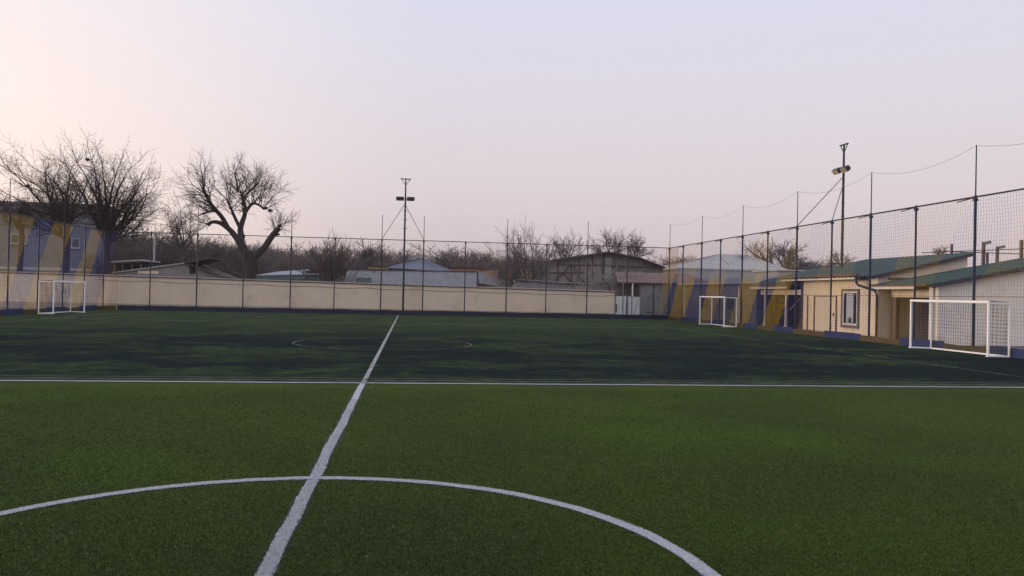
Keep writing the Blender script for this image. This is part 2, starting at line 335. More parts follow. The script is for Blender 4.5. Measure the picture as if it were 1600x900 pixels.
# ------------------------------------------------------------------ nets with colour bands
# perimeter coordinate s: left fence near->far (0..), back fence, right fence far->near
def net_mesh(name, P0, P1, H, band, parent, cell=.14, w=.008, dep=.016, z0=.04, seed=1, thick=None):
    r = np.random.default_rng(seed); P0 = np.array(P0, float); P1 = np.array(P1, float); Lg = np.linalg.norm(P1-P0); d = (P1-P0)/Lg
    n = np.array([-d[1], d[0]])
    ns = int(Lg/cell)+1; nz = int((H-z0)/cell)+1
    S = np.linspace(0, Lg, ns); Z = np.linspace(z0, H-.02, nz)
    SS, ZZ = np.meshgrid(S, Z, indexing='ij')
    SS = SS+r.normal(0, .006, SS.shape)+.03*np.sin(SS*1.3+ZZ*2.1)+.008*np.sin(ZZ*5+SS*.7)
    ZZ = ZZ+r.normal(0, .008, ZZ.shape)-.035*np.abs(np.sin(SS*math.pi/3.6))*(ZZ/H)
    ZZ = np.clip(ZZ, z0, H)
    OO = .05*np.sin(SS*.9+ZZ*1.1)*np.sin(np.pi*np.clip(ZZ/H, 0, 1))+r.normal(0, .004, SS.shape)
    base = np.stack([P0[0]+d[0]*SS+n[0]*OO, P0[1]+d[1]*SS+n[1]*OO, ZZ], -1)
    al = np.array([d[0], d[1], 0.])*w/2; pe = np.array([n[0], n[1], 0.])*dep/2; up = np.array([0, 0, 1.])*w/2
    V = []; F = []; MI = []; off = 0
    idx = np.arange(ns*nz).reshape(ns, nz)
    for o1, o2, a, b in ((al, pe, idx[:, :-1], idx[:, 1:]), (up, pe, idx[:-1, :], idx[1:, :])):
        if o1 is up: corners = [-up-pe*.6, up-pe*.6, up+pe*.6, -up+pe*.6]
        else: corners = [-al-pe, al-pe, al+pe, -al+pe]
        flat = base.reshape(-1, 3); tk = np.ones(len(flat)) if thick is None else thick(SS.ravel(), flat[:, 2]); VV = np.stack([flat+c*tk[:, None] for c in corners], 1).reshape(-1, 3); V.append(VV)
        A = a.ravel()*4+off; B = b.ravel()*4+off
        for k in range(4):
            F.append(np.stack([A+k, A+(k+1) % 4, B+(k+1) % 4, B+k], 1))
            mid = (base.reshape(-1, 3)[a.ravel()]+base.reshape(-1, 3)[b.ravel()])/2
            sm_ = ((SS.ravel()[a.ravel()]+SS.ravel()[b.ravel()])/2); MI.append(band(sm_, mid[:, 2]))
        off += len(VV)
    return npmesh(name, np.concatenate(V), np.concatenate(F), [M_nblue, M_nyel, M_ndark], np.concatenate(MI), parent)
def v_at(px, X): return atx(px, 470, X).y
SR = 3.615
# band edges on the right fence as distances v (where a band starts, going towards the camera) at ground level
R_ED = [(18.9, 1), (17.57, 0), (16.67, 1), (15.9, 0), (15.1, 1), (14.27, 0), (13.7, 1), (13.1, 0), (12.43, 1), (11.48, 0), (10.57, 1), (9.7, 0), (8.9, 1),
        (8.17, 0), (7.3, 1), (6.4, 0), (5.5, 1), (4.6, 0), (3.7, 1), (2.8, 0)]
R_ED = [(VB+(e-18.6)*SR*.985, c) for e, c in R_ED]
L_ED = [(10.5, 0), (11.7, 1), (12.8, 0), (13.5, 1), (14.3, 0), (15.1, 1), (15.7, 0), (16.5, 1), (17.05, 2)]
L_ED = [(VB+(e-16.9)*SR*1.04, c) for e, c in L_ED]
LEAN = .70
def band_right(s, z):
    v = VB-s+LEAN*z*-1*-1
    v = (VB-s)+LEAN*z          # a point high up belongs to the band whose foot is further away
    m = np.full(len(s), 2)
    m[:] = 1
    for e, c in R_ED: m[v < e] = c
    m[s < LEAN*z] = 0; m[s < .95*(z-2.1)] = 1
    return m
def band_left(s, z):
    v = (L0+s)-LEAN*z; m = np.full(len(s), 1)
    for e, c in L_ED: m[v > e] = c
    m[v > L_ED[-1][0]] = 2
    return m
def band_back(s, z):
    m = np.full(len(s), 2); q = s-LEAN*z
    m[q < L_ED[-1][0]-VB] = 1; m[q < L_ED[-2][0]-VB] = 0; m[q < L_ED[-3][0]-VB] = 1
    m[s > .95] = 2
    e = (UR-UL)-s
    m[e < .90-.11*z] = 1; m[e < .66-.33*z] = 0
    return m
L0 = 40.0; R1 = 9.0
# fence builder ---------------------------------------------------------------
def post(parent, x, y, tall, m, r=.045, foot=True, lab=None):
    q = MB(); q.tube([(x, y, 0), (x, y, FH+.06)], r, 10)
    q.tube([(x, y, 0), (x, y, .05)], .10, 10)
    q.box(x-.07, x+.07, y-.07, y+.07, FH-.16, FH-.06)
    o = q.build('post', m, parent)
    if lab: o['label'] = lab
    if tall:
        q = MB(); q.tube([(x, y, FH+.06), (x, y, TH)], [.026, .022], 8); q.build('post_extension', M_post, o)
    return o
def kick(parent, name, A, B, mt, h=.34, lean=(0, 0), z=0.0):
    """low padded board: slightly sagging box between two ground points"""
    A = Vector((*A, 0)); B = Vector((*B, 0)); d = (B-A).normalized(); n = Vector((-d.y, d.x, 0))*.03; q = MB(); k = max(2, int((B-A).length/.8)); r = random.Random(int(A.x*7+A.y*13))
    pts = [A.lerp(B, j/k) for j in range(k+1)]; hs = [h+r.uniform(-.02, .02) for _ in pts]
    for j in range(k):
        p, s_ = pts[j], pts[j+1]; a = Vector((0, 0, hs[j])); b = Vector((0, 0, hs[j+1]))
        for sg in (1, -1): q.quad(p+n*sg, s_+n*sg, s_+n*sg+b, p+n*sg+a)
        q.quad(p-n+a, s_-n+b, s_+n+b, p+n+a)
    for p, hh in ((pts[0], hs[0]), (pts[-1], hs[-1])): q.quad(p-n, p+n, p+n+Vector((0, 0, hh)), p-n+Vector((0, 0, hh)))
    return q.build(name, mt, parent)
def rail(parent, name, A, B, r, m, sag=0.0, n=14):
    A = Vector(A); B = Vector(B); q = MB()
    q.tube([A.lerp(B, k/n)+Vector((0, 0, -4*sag*(k/n)*(1-k/n))) for k in range(n+1)], r, 6 if r > .01 else 4); return q.build(name, m, parent)
# back fence
FB = empty('sports_net_fence', (0, VB, 0), 'long dark net fence across the far end in front of the cream wall', 'fence', 'net fences round the pitch')
for px, tall in ((162, 0), (233.5, 0), (306.5, 1), (379, 0), (453, 1), (521.5, 0), (594.5, 1), (660, 1), (725.5, 0), (790.5, 1), (852.5, 0), (916.5, 1), (979, 0), (1041.5, 1)):
    x = at(px, 480, VB).x
    if px == 162: x = UL
    if px > 1040: x = UR
    post(FB, x, VB, tall, M_postb if px in (162, 1041.5) else M_post, r=.05 if tall else .042, lab=None)
rail(FB, 'top_rail', (UL, VB, FH), (UR, VB, FH), .032, M_post)
kick(FB, 'kick_board', (UL+1.1, VB-.12), (UR-.1, VB-.12), M_knavy, .36)
kick(FB, 'kick_board', (UL+.1, VB-.12), (UL+1.0, VB-.12), M_kyel, .30)
net_mesh('net', (UL, VB), (UR, VB), FH, band_back, FB, seed=2, w=.005, dep=.008, thick=lambda s, z: 1+3.2*((UR-UL-s) < .92-.11*z)+1.2*((s < 1.0) & ((s-LEAN*z) < L_ED[-1][0]-VB)))
# right fence
FR = empty('sports_net_fence', (UR, 30, 0), 'tall net fence with blue and mustard bands along the right side before the houses', 'fence', 'net fences round the pitch')
posts_r = []
for px, tall in ((1066, 0), (1095, 1), (1124.5, 0), (1158.5, 1), (1198, 0), (1243.5, 1), (1298, 0), (1358.5, 1), (1429, 0), (1521.5, 1)):
    posts_r.append((v_at(px, UR), tall))
posts_r += [(posts_r[-1][0]-SR, 0), (posts_r[-1][0]-2*SR, 1), (posts_r[-1][0]-3*SR, 0)]
for i, (v, tall) in enumerate(posts_r):
    p = post(FR, UR, v, tall, M_postb, r=.055 if tall else .045)
    q = MB(); q.beam((UR, v, FH-.02), (UR-.02, v+1.0, FH-.10), .035); q.beam((UR, v, FH-.25), (UR, v+.0, FH+.02), .05); q.build('top_brace', M_post, p)
rail(FR, 'top_rail', (UR, VB, FH), (UR, R1, FH), .034, M_post)
rail(FR, 'middle_rail', (UR+.02, posts_r[4][0], 2.16), (UR+.02, R1, 2.16), .013, M_brown)
tl = [VB]+[v for v, t in posts_r if t]
for a, b in zip(tl[:-1], tl[1:]): rail(FR, 'top_rope', (UR, a, TH-.02), (UR, b, TH-.02), .0055, M_black, sag=.42 if a < 60 else .3, n=12)
net_mesh('net', (UR, VB), (UR, R1), FH, band_right, FR, seed=3, w=.0042, dep=.0058, thick=lambda s, z: 1+2.3*np.clip((22.5-s)/2, 0, 1)*np.clip((3.4-z)/.3, 0, 1)+1.6*(s < 2.2)*(z >= 3.4))
edges = [VB]+[e for e, c in R_ED if e < VB-.2]
cols_ = [1]+[c for e, c in R_ED if e < VB-.2]
for i, (e, c) in enumerate(zip(edges, cols_)):
    nxt = edges[i+1] if i+1 < len(edges) else R1
    if nxt < R1: nxt = R1
    if e <= R1: break
    kick(FR, 'kick_board', (UR-.10, e), (UR-.10, nxt), M_kblue if c == 0 else M_kyel, .34 if c == 0 else .26)
# gate frame inside the right fence
gp = MB()
for px in (1262, 1272.5, 1307):
    v = v_at(px, UR+.06); gp.beam((UR+.06, v, 0), (UR+.06, v, 2.13), .06)
gp.beam((UR+.06, v_at(1272.5, UR+.06), 2.1), (UR+.06, v_at(1307, UR+.06), 2.1), .05)
gp.build('gate_frame', M_brown, FR)
# left fence
FL = empty('sports_net_fence', (UL, 52, 0), 'net fence with blue and mustard bands along the left side behind the goal', 'fence', 'net fences round the pitch')
for px, tall in ((131, 0), (97.5, 1), (58.5, 0), (11.5, 1)):
    post(FL, UL, atx(px, 470, UL).y, tall, M_postb)
post(FL, UL, atx(11.5, 470, UL).y-SR, 0, M_postb)
rail(FL, 'top_rail', (UL, VB, FH), (UL, L0, FH), .034, M_post)
net_mesh('net', (UL, L0), (UL, VB), FH, band_left, FL, seed=4, w=.008, dep=.016)
le = [(L0, 1)]+[x for x in L_ED if L0 < x[0] < VB]
for i, (e, c) in enumerate(le):
    nxt = le[i+1][0] if i+1 < len(le) else VB
    kick(FL, 'kick_board', (UL+.10, e), (UL+.10, nxt), M_kblue if c == 0 else M_kyel, .36 if c == 0 else .28)

# ------------------------------------------------------------------ goals
def goal(A, B, C, D, H, label, HR=None):
    """A,B front posts (A nearer the camera); C,D rear posts behind A,B"""
    A, B, C, D = [Vector((p[0], p[1], 0)) for p in (A, B, C, D)]; HR = HR or H-.04
    r = empty('football_goal', (A+B)/2, label, 'football goal', 'white five-a-side goals')
    up = Vector((0, 0, 1)); w = .075
    for p in (A, B):
        q = MB(); q.beam(p, p+up*H, w*.85, w*.85); q.box(p.x-.06, p.x+.06, p.y-.06, p.y+.06, 0.003, .02); q.build('goal_post', M_white, r)
    q = MB(); d = (B-A).normalized()*w/2; q.beam(A-d+up*(H-w/2+.002), B+d+up*(H-w/2+.002), w+.006, w); q.build('crossbar', M_white, r)
    q = MB()
    for p in (C, D): q.beam(p, p+up*HR, .055)
    q.beam(C+up*(HR-.03), D+up*(HR-.03), .05); q.beam(C+up*.03, D+up*.03, .055)
    q.build('rear_frame', M_white, r)
    for a, b in ((A, C), (B, D)):
        MB().beam(a+up*.032, b+up*.032, .06).build('ground_bar', M_white, r); MB().beam(a+up*(H-.06), b+up*(HR-.05), .045).build('top_side_bar', M_white, r)
    q = MB(); rg = random.Random(4)
    def panel(a, b, c, d, n1, n2):      # a-b bottom, d-c top
        for k in range(n1+1):
            p, s = a.lerp(b, k/n1), d.lerp(c, k/n1); m_ = p.lerp(s, .5)+Vector((rg.uniform(-.02, .02),)*3)
            q.beam(p, m_, .007); q.beam(m_, s, .007)
        for k in range(n2+1):
            p, s = a.lerp(d, k/n2), b.lerp(c, k/n2); m_ = p.lerp(s, .5)+Vector((rg.uniform(-.02, .02), 0, -.02))
            q.beam(p, m_, .007); q.beam(m_, s, .007)
    Wn = max(3, int((D-C).length/.13)); Hn = int(H/.13); Dn = max(3, int((C-A).length/.13))
    panel(C, D, D+up*HR, C+up*HR, Wn, Hn); panel(A, C, C+up*HR, A+up*H, Dn, Hn); panel(B, D, D+up*HR, B+up*H, Dn, Hn)
    panel(A+up*H, B+up*H, D+up*HR, C+up*HR, Wn, Dn)
    q.build('goal_net', M_gnet, r)
    return r
def g2(px, py): p = gnd(px, py); return (p.x, p.y)
gu = lambda px, X: (X, atx(px, 470, X).y)
goal(gu(1545, 20.50), gu(1424, 20.50), gu(1578, 21.20), gu(1456, 21.20), 2.0, 'large white goal nearest the camera against the right net fence')
goal(gu(1132, 20.30), gu(1094, 20.30), gu(1151, 21.18), gu(1112.5, 21.18), 2.0, 'white goal in the far right corner before the blue and mustard bands')
goal(g2(83, 490.6), g2(131.5, 488.3), g2(60, 490.4), g2(110, 487.4), 2.10, 'white goal at the far left end before the banded net')

# ------------------------------------------------------------------ floodlight masts
def mast(base, H, hl, facing, label, stays, rungs, w=.5, tone=M_black, inl=0, tilt=.5):
    r = empty('floodlight_mast', base, label, 'floodlight mast', 'floodlight masts'); b = Vector(base); f = Vector((math.sin(facing), math.cos(facing), 0)); s = Vector((f.y, -f.x, 0)); up = Vector((0, 0, 1))
    q = MB(); q.tube([b, b+up*hl, b+up*H], [.085, .070, .055], 10); q.box(b.x-.2, b.x+.2, b.y-.2, b.y+.2, 0, .04); q.build('pole', M_post, r)
    q = MB(); c = b+up*H; q.beam(c-s*.40, c+s*.40, .10, .07); q.beam(c-s*.38, c-up*.50, .04); q.beam(c+s*.38, c-up*.50, .04); q.build('top_bracket', M_black, r)
    q = MB(); c = b+up*hl; q.beam(c-s*.75+f*.06, c+s*.75+f*.06, .06); q.build('lamp_arm', M_black, r)
    for sg in (-1, 1):
        cc = c+s*sg*.42+f*.18; fd = (f-up*tilt).normalized(); ud = s.cross(fd).normalized()
        q = MB(); i0 = cc-s*.30; q.beam(i0, i0+s*.60, .22, .30, up=ud)
        for k in range(6): q.beam(cc-fd*.16-s*(.25-k*.1)-ud*.12, cc-fd*.16-s*(.25-k*.1)+ud*.12, .02, .08)
        o = q.build('floodlight', M_black, r)
        q = MB()
        for k in (-1, 1):
            e = cc+fd*.115+ud*.075*k; q.beam(e-s*.27, e+s*.27, .012, .12, up=ud)
        q.build('lens', M_lens if inl else M_glass, o)
    for z in rungs: MB().beam(b-s*.20+up*z, b+s*.20+up*z, .03).build('climbing_rung', M_black, r)
    for hz, e in stays:
        q = MB(); q.tube([b+up*hz, e], .022, 6); q.build('stay_bar', M_black, r)
    return r
mb_ = at(629.5, 487, VB-.2); mb_.z = 0
xa = at(594.5, 480, VB).x; xb = at(660, 480, VB).x
mast((mb_.x, VB-.2, 0), 10.85, 9.25, math.pi, 'dark floodlight mast at the halfway line before the far cream wall',
     ((8.9, (xa, VB-.05, FH+.05)), (8.8, (xb, VB-.05, FH+.05))), (4.6, 6.9, 7.6, 8.3), tilt=.25)
mt = at(1317.5, 300, 44.0)
mast((mt.x, 44.0, 0), 11.15, 9.62, math.radians(-92), 'dark floodlight mast rising behind the green roof of the cream house',
     ((9.25, (UR, v_at(1243.5, UR), FH+.05)), (8.8, (UR, v_at(1298, UR), FH+.05))), (4.9, 5.6, 6.9, 7.7), inl=1, tilt=.9)

# ------------------------------------------------------------------ back wall
WY = VB+.75
def wall_run():
    r = empty('cream_wall', (0, WY, 0), 'long cream rendered wall with a tiled coping behind the far net fence', 'wall')
    pl = at(231, 432.5, WY); pr = at(960.5, 456, WY)
    def zt(x): return pl.z+(x-pl.x)*(pr.z-pl.z)/(pr.x-pl.x)
    xl, xr = -50., pr.x; q = MB()
    q.prism([(xl, WY, 0), (xr, WY, 0), (xr, WY, zt(xr)), (xl, WY, zt(xl))], (0, .25, 0)); q.build('wall_panel', M_cream, r)
    q = MB(); x = xl; k = 0
    while x < xr:
        z = zt(x); q.prism([(x, WY-.10, z), (x+.17, WY-.10, z), (x+.14, WY-.10, z+.085), (x+.03, WY-.10, z+.085)], (0, .45, 0)); x += .19
    q.prism([(xl, WY-.07, zt(xl)-.05), (xr, WY-.07, zt(xr)-.05), (xr, WY-.07, zt(xr)+.01), (xl, WY-.07, zt(xl)+.01)], (0, .39, 0), m=1)  # brown strip stands in for the shade under the coping
    q.build('coping', [M_coping, M_brown], r)
    q = MB(); x = -24.
    while x < xr-3:
        a = Vector((x, WY-.03, zt(x)-.32)); b = Vector((min(x+4.1, xr), WY-.03, zt(x+4.1)-.30))
        q.tube([a.lerp(b, t/6)+Vector((0, 0, -.09*4*(t/6)*(1-t/6))) for t in range(7)], .012, 4); x += 4.1
    q.build('cable', M_brown, r)
    q = MB(); q.prism([(xl, WY-.04, 0), (xr, WY-.04, 0), (xr, WY-.04, .42), (xl, WY-.04, .50)], (0, .035, 0)); q.build('plinth', mat('plinth', (.34, .29, .22), .9, .2, 2), r)
wall_run()
# white sheet gate at the right end of the wall
p0 = at(961.5, 460, WY); p1 = at(1000.5, 461, WY)
r = empty('metal_gate', ((p0.x+p1.x)/2, WY, 0), 'white sheet metal gate closing the right end of the cream wall', 'gate')
q = MB(); w_ = p1.x-p0.x
for a, b, dz in ((0, .30, 0), (.31, .50, .03), (.51, .66, 0), (.67, 1, -.03)): q.box(p0.x+w_*a+.01, p0.x+w_*b-.01, WY+.02, WY+.07, .05, 1.86+dz)
q.build('gate_leaf', M_gate, r)
q = MB(); 
for a in (0, .305, .505, .665, 1): q.beam((p0.x+w_*a, WY-.01, 0), (p0.x+w_*a, WY-.01, 1.95 if a != .305 else 3.0), .06)
q.beam((p0.x+w_*.72, WY-.005, .15), (p0.x+w_*.93, WY-.005, 1.65), .03); q.build('gate_frame', M_grey, r)
q = MB(); q.box(p0.x+.05, p0.x+.16, WY-.03, WY, .5, 1.2); q.build('hinge_plate', M_brown, r)

# ------------------------------------------------------------------ buildings behind the far wall
def flat(px, py, Y, z=None):
    p = at(px, py, Y); return Vector((p.x, Y, p.z if z is None else z))
def front(name, Y, pix, depth, m, parent):
    """solid block whose front outline is given as the top edge; it stands on the ground"""
    top = [flat(a, b, Y) for a, b in pix]; poly = [Vector((top[0].x, Y, 0))]+top+[Vector((top[-1].x, Y, 0))]
    return MB().prism(poly[::-1], (0, depth, 0)).build(name, m, parent)
def slab(name, Y, a, b, th, depth, m, parent, fwd=.25, ridges=True):
    """roof sheet sitting on a front edge a->b (pixels), running back by depth"""
    A = flat(*a, Y-fwd); B = flat(*b, Y-fwd); D = A+Vector((0, depth+fwd*2, 0)); C = B+Vector((0, depth+fwd*2, 0)); q = MB()
    for P in (A, B, C, D): P.z += .02
    n = max(4, int((B-A).length/.35)); q.sheet(A, B, C, D, n, .04 if ridges else .001, th); return q.build(name, m, parent)
# grey apartment block at far left
BY = 84.
r = empty('apartment_block', (flat(60, 440, BY).x, BY, 0), 'pale blue grey flat roofed block behind the giant bare tree at left', 'building')
pa = flat(-120, 322, BY); pb = flat(160, 336, BY)
q = MB(); q.box(pa.x, pb.x, BY, BY+3.8, 0, pa.z-.2); q.build('wall', M_greyb, r)
q = MB(); q.box(pa.x-.5, pb.x+.4, BY-.5, BY+4.2, pa.z-.2, pa.z+.12); q.box(pa.x-.1, pb.x+.1, BY-.2, BY+4.0, pa.z+.12, pa.z+.75); q.build('roof', mat('eave_grey', (.13, .12, .125), .9, .2, .8), r)
for x_, y_ in ((17, 365), (-50, 366), (-50, 405), (100, 372)):
    a = flat(x_, y_, BY); q = MB(); q.box(a.x, a.x+1.5, BY-.03, BY+.05, a.z-.95, a.z); o = q.build('window', M_slab, r)
    q = MB(); q.box(a.x+.08, a.x+.70, BY-.045, BY-.025, a.z-.87, a.z-.08); q.box(a.x+.80, a.x+1.42, BY-.045, BY-.025, a.z-.87, a.z-.08); q.build('pane', M_glass, o)
    q = MB(); q.box(a.x-.1, a.x+1.6, BY-.16, BY-.02, a.z-1.05, a.z-.96); q.build('sill', M_slab, o)
q = MB(); q.box(pa.x, pb.x+.02, BY-.06, BY, 3.2, 3.5); q.build('floor_band', M_slab, r)
# slab roofed lean-to right of it
Y = 75.
r = empty('lean_to_shed', (flat(200, 430, Y).x, Y, 0), 'dark open lean-to with a thin pale slab roof beside the apartment block', 'shed')
front('wall', Y+2.5, [(164, 411), (236, 411)], 2.5, M_dark, r)  # near-black wall: the shade of the open interior is put into its colour
a = flat(162, 411, Y); b = flat(222, 407.5, Y); q = MB(); q.prism([a, b, b+Vector((0, 0, .14)), a+Vector((0, 0, .14))], (0, 5.2, 0)); q.build('roof', M_slab, r)
q = MB()
for px in (178, 192, 207, 220): c = flat(px, 412, Y+.2); q.beam((c.x, c.y, 0), (c.x, c.y, c.z-.02), .10)
q.build('post', M_brown, r)
# small gabled shed
Y = 71.
r = empty('gabled_shed', (flat(270, 430, Y).x, Y, 0), 'small grey gabled shed with a dark hatch above the left part of the wall', 'shed')
front('wall', Y, [(184, 427), (250, 416), (290, 411.5), (345, 432)], 5, M_grey, r)
slab('roof', Y, (175, 426), (291, 410.5), .09, 5, M_slab, r); slab('roof', Y, (289, 410), (349, 433), .12, 5, M_roofdk, r, fwd=.4)
q = MB(); a = flat(296, 413, Y); b = flat(306, 428, Y); q.box(a.x, b.x, Y-.04, Y+.05, b.z, a.z); q.build('hatch', M_dark, r)
q = MB(); a = flat(216, 420, Y); b = flat(248, 428, Y); q.box(a.x, b.x, Y-.03, Y+.04, b.z, a.z-.15); q.build('patch', M_cream, r)
a = flat(288, 412, Y-.6); b = flat(328, 404, Y-.6); q = MB(); q.prism([a, b, b+Vector((0, 0, .10)), a+Vector((0, 0, .10))], (0, 5, 0)); q.build('canopy', M_roofdk, r)
# utility pole
Y = 80.; a = flat(241.5, 372, Y); q = MB(); q.tube([(a.x, Y, 0), (a.x, Y, a.z)], [.12, .08], 8)
for k in range(5): q.beam((a.x-.18, Y, a.z-.3-k*.22), (a.x+.18, Y, a.z-.3-k*.22), .05)
tag(q.build('utility_pole', M_slab), 'slim pale utility pole rising behind the grey gabled shed', 'pole')
# pale blue roofed shed
Y = 76.
r = empty('blue_roofed_shed', (flat(450, 440, Y).x, Y, 0), 'low shed with a pale blue sloping roof and green fascia behind the wall', 'shed')
front('wall', Y, [(398, 432), (498, 428)], 6, M_teal, r)
A = flat(396, 430.5, Y-.3); B = flat(500, 428.5, Y-.3); C = flat(484, 421, Y+6); D = flat(436, 424.5, Y+6)
q = MB(); q.sheet(A, B, C, D, 14, .04, .06); q.build('roof', M_palebl, r)
a = flat(398, 432, Y-.25); b = flat(478, 431, Y-.25); q = MB(); q.prism([a, b, b-Vector((0, 0, .35)), a-Vector((0, 0, .35))], (0, .08, 0)); q.build('fascia', M_teal, r)
# small stone outbuilding
Y = 77.
r = empty('stone_outbuilding', (flat(505, 440, Y).x, Y, 0), 'small mottled grey outbuilding behind the multi-stemmed bare tree', 'shed')
front('wall', Y, [(480, 424), (534, 423)], 4, mat('mottled_stone', (.17, .15, .14), .95, .5, 4), r); slab('roof', Y, (477, 423.5), (545, 421), .14, 4, M_roofdk, r)
# long dark roof + yellow block
Y = 92.
r = empty('dark_roofed_house', (flat(560, 420, Y).x, Y, 0), 'long low brown house whose dark roof shows above the grey sheet fence', 'house')
front('wall', Y, [(520, 421), (600, 421.5)], 7, M_wood2, r); slab('roof', Y, (515, 419.5), (604, 421), .2, 7, M_roofdk, r)
Y = 98.
r = empty('yellow_house', (flat(593, 420, Y).x, Y, 0), 'small yellow rendered house with flat dark roof left of the blue roof', 'house')
front('wall', Y, [(575, 416.5), (613, 417)], 6, M_yellow, r); slab('roof', Y, (572, 415.5), (615, 416.5), .12, 6, M_roofdk, r)
# blue hip roof house
Y = 88.
r = empty('blue_roofed_house', (flat(655, 430, Y).x, Y, 0), 'white walled house with a blue metal hip roof right of the floodlight mast', 'house')
front('wall', Y, [(613, 418.5), (702, 424)], 8, M_slab, r)
ap = flat(653, 404.0, Y+4); ar = flat(662, 404.5, Y+4); fl = flat(605, 418.5, Y-.5); fr_ = flat(708, 425, Y-.5); bl = fl+Vector((0, 9, 0)); br_ = fr_+Vector((0, 9, 0))
q = MB(); q.sheet(fl, fr_, ar, ap, 24, .05, .08); q.sheet(bl, fl, ap, ap+Vector((.05, 0, 0)), 8, .05, .08); q.sheet(fr_, br_, ar+Vector((.05, 0, 0)), ar, 8, .05, .08); q.sheet(br_, bl, ap, ar, 20, .05, .08)
q.build('roof', M_blueroof, r)
for px in (622, 636): a = flat(px, 419.6, Y); q = MB(); q.box(a.x, a.x+.6, Y-.04, Y+.05, a.z-.9, a.z-.25); q.build('window', M_glass, r)
# brick houses
Y = 95.
r = empty('brick_house', (flat(760, 440, Y).x, Y, 0), 'long low orange brick house between the blue roof and the plank barn', 'house')
front('wall', Y, [(700, 418.5), (760, 420), (822, 421.5)], 6, M_brick, r); slab('roof', Y, (698, 417), (826, 420.5), .14, 6, M_roofdk, r)
for px in (716, 742, 778, 800):
    a = flat(px, 424, Y); q = MB(); q.box(a.x, a.x+.9, Y-.04, Y+.05, a.z-1.0, a.z); q.build('window', M_glass, r)
# grey corrugated sheet fence / hangar side
Y = 72.
r = empty('corrugated_shed', (flat(640, 440, Y).x, Y, 0), 'long grey corrugated sheet shed above the middle of the cream wall', 'shed')
tl_ = flat(541, 421, Y); tr_ = flat(747, 424.5, Y); bl = Vector((flat(527, 445, Y).x, Y, 0)); br_ = Vector((tr_.x, Y, 0)); tl_.y += 1.2; tr_.y += 1.2
q = MB(); q.sheet(bl, br_, tr_, tl_, 58, .07, .05); q.build('wall', M_zinc, r)
q = MB(); q.beam(tl_+Vector((-.2, -.05, .03)), tr_+Vector((.2, -.05, .03)), .12, .08); q.build('top_rail', M_roofdk, r)
q = MB(); q.beam((tr_.x+.05, Y+.2, 0), (tr_.x+.05, tr_.y-.2, tr_.z), .12); q.build('corner_post', M_roofdk, r)
q = MB(); A = tr_+Vector((.1, -.3, 0)); B = flat(802, 445, Y+.5); q.beam(A, B, .10, .14); q.beam(A-Vector((0, 0, .95)), B-Vector((.2, 0, .35)), .10, .10)
q.prism([A-Vector((0, 0, .95)), B-Vector((.2, 0, .35)), B-Vector((0, 0, .1)), A-Vector((0, 0, .1))], (0, .05, 0)); q.build('side_ramp', M_zinc, r)
q = MB(); q.prism([tr_+Vector((.12, .4, -1.0)), B+Vector((0, .6, -.4)), (B.x, B.y+.6, 0), (tr_.x+.12, tr_.y+.4, 0)], (0, 3, 0)); q.build('side_block', M_wood2, r)
a = flat(556, 442, Y-.2); b = flat(580, 434, Y-.2); q = MB(); q.box(a.x, b.x, Y-.35, Y+.5, a.z, b.z); q.build('vent_box', M_teal, r)
# plank barn
Y = 79.
r = empty('plank_barn', (flat(930, 440, Y).x, Y, 0), 'big weathered plank barn with lopsided dark gable roof right of centre', 'barn')
front('wall', Y, [(838, 411), (944, 396), (944.2, 396)], 12, M_wood, r)
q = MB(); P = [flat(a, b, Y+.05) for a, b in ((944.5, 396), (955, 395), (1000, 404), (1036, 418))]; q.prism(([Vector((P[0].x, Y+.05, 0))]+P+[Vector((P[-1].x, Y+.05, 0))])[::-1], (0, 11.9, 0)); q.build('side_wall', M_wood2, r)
slab('roof', Y, (830, 411), (951, 393.3), .16, 12, M_roofdk, r, fwd=.7); slab('roof', Y, (950, 393.2), (1001, 402.5), .14, 12, M_roofdk, r, fwd=.5); slab('roof', Y, (1000, 402.2), (1040, 418), .14, 12, M_roofdk, r, fwd=.5)
q = MB()
def bb(x0_, y0_, x1_, y1_, w=.12): q.beam(flat(x0_, y0_, Y-.06), flat(x1_, y1_, Y-.06), w, .06)
bb(872, 414, 950, 414); bb(840, 426, 915, 426); bb(866, 440.5, 913, 442.5, .16); bb(893, 413, 893, 441); bb(893, 412, 867, 440); bb(893, 412, 912, 440); bb(880, 427, 893, 440)
bb(905, 405, 905, 440, .08); bb(926, 400, 926, 440, .08); bb(839, 412, 839, 447, .18); bb(943, 398, 943, 440, .2); bb(872, 409, 872, 440, .08); bb(950, 415, 1036, 418, .09)
q.build('timber_brace', M_roofdk, r)
q = MB(); a = flat(945, 402, Y); b = flat(955, 436, Y); q.box(a.x, b.x, Y-.03, Y+.06, b.z, a.z); q.build('metal_panel', M_grey, r)
q = MB(); a = flat(985, 428, Y); b = flat(1003, 433, Y); q.box(a.x, b.x, Y-.10, Y+.06, b.z, a.z); q.build('window', M_dark, r)
# low pale shed in front of the barn
Y = 70.
r = empty('low_shed', (flat(860, 440, Y).x, Y, 0), 'low pale grey block in front of the plank barn', 'shed')
front('wall', Y, [(800, 447), (812, 438), (938, 446), (958, 449)], 3, mat('mottled_block', (.20, .195, .20), .95, .3, 1.5), r)
slab('roof', Y, (810, 437), (940, 445.5), .06, 3, M_zinc, r)
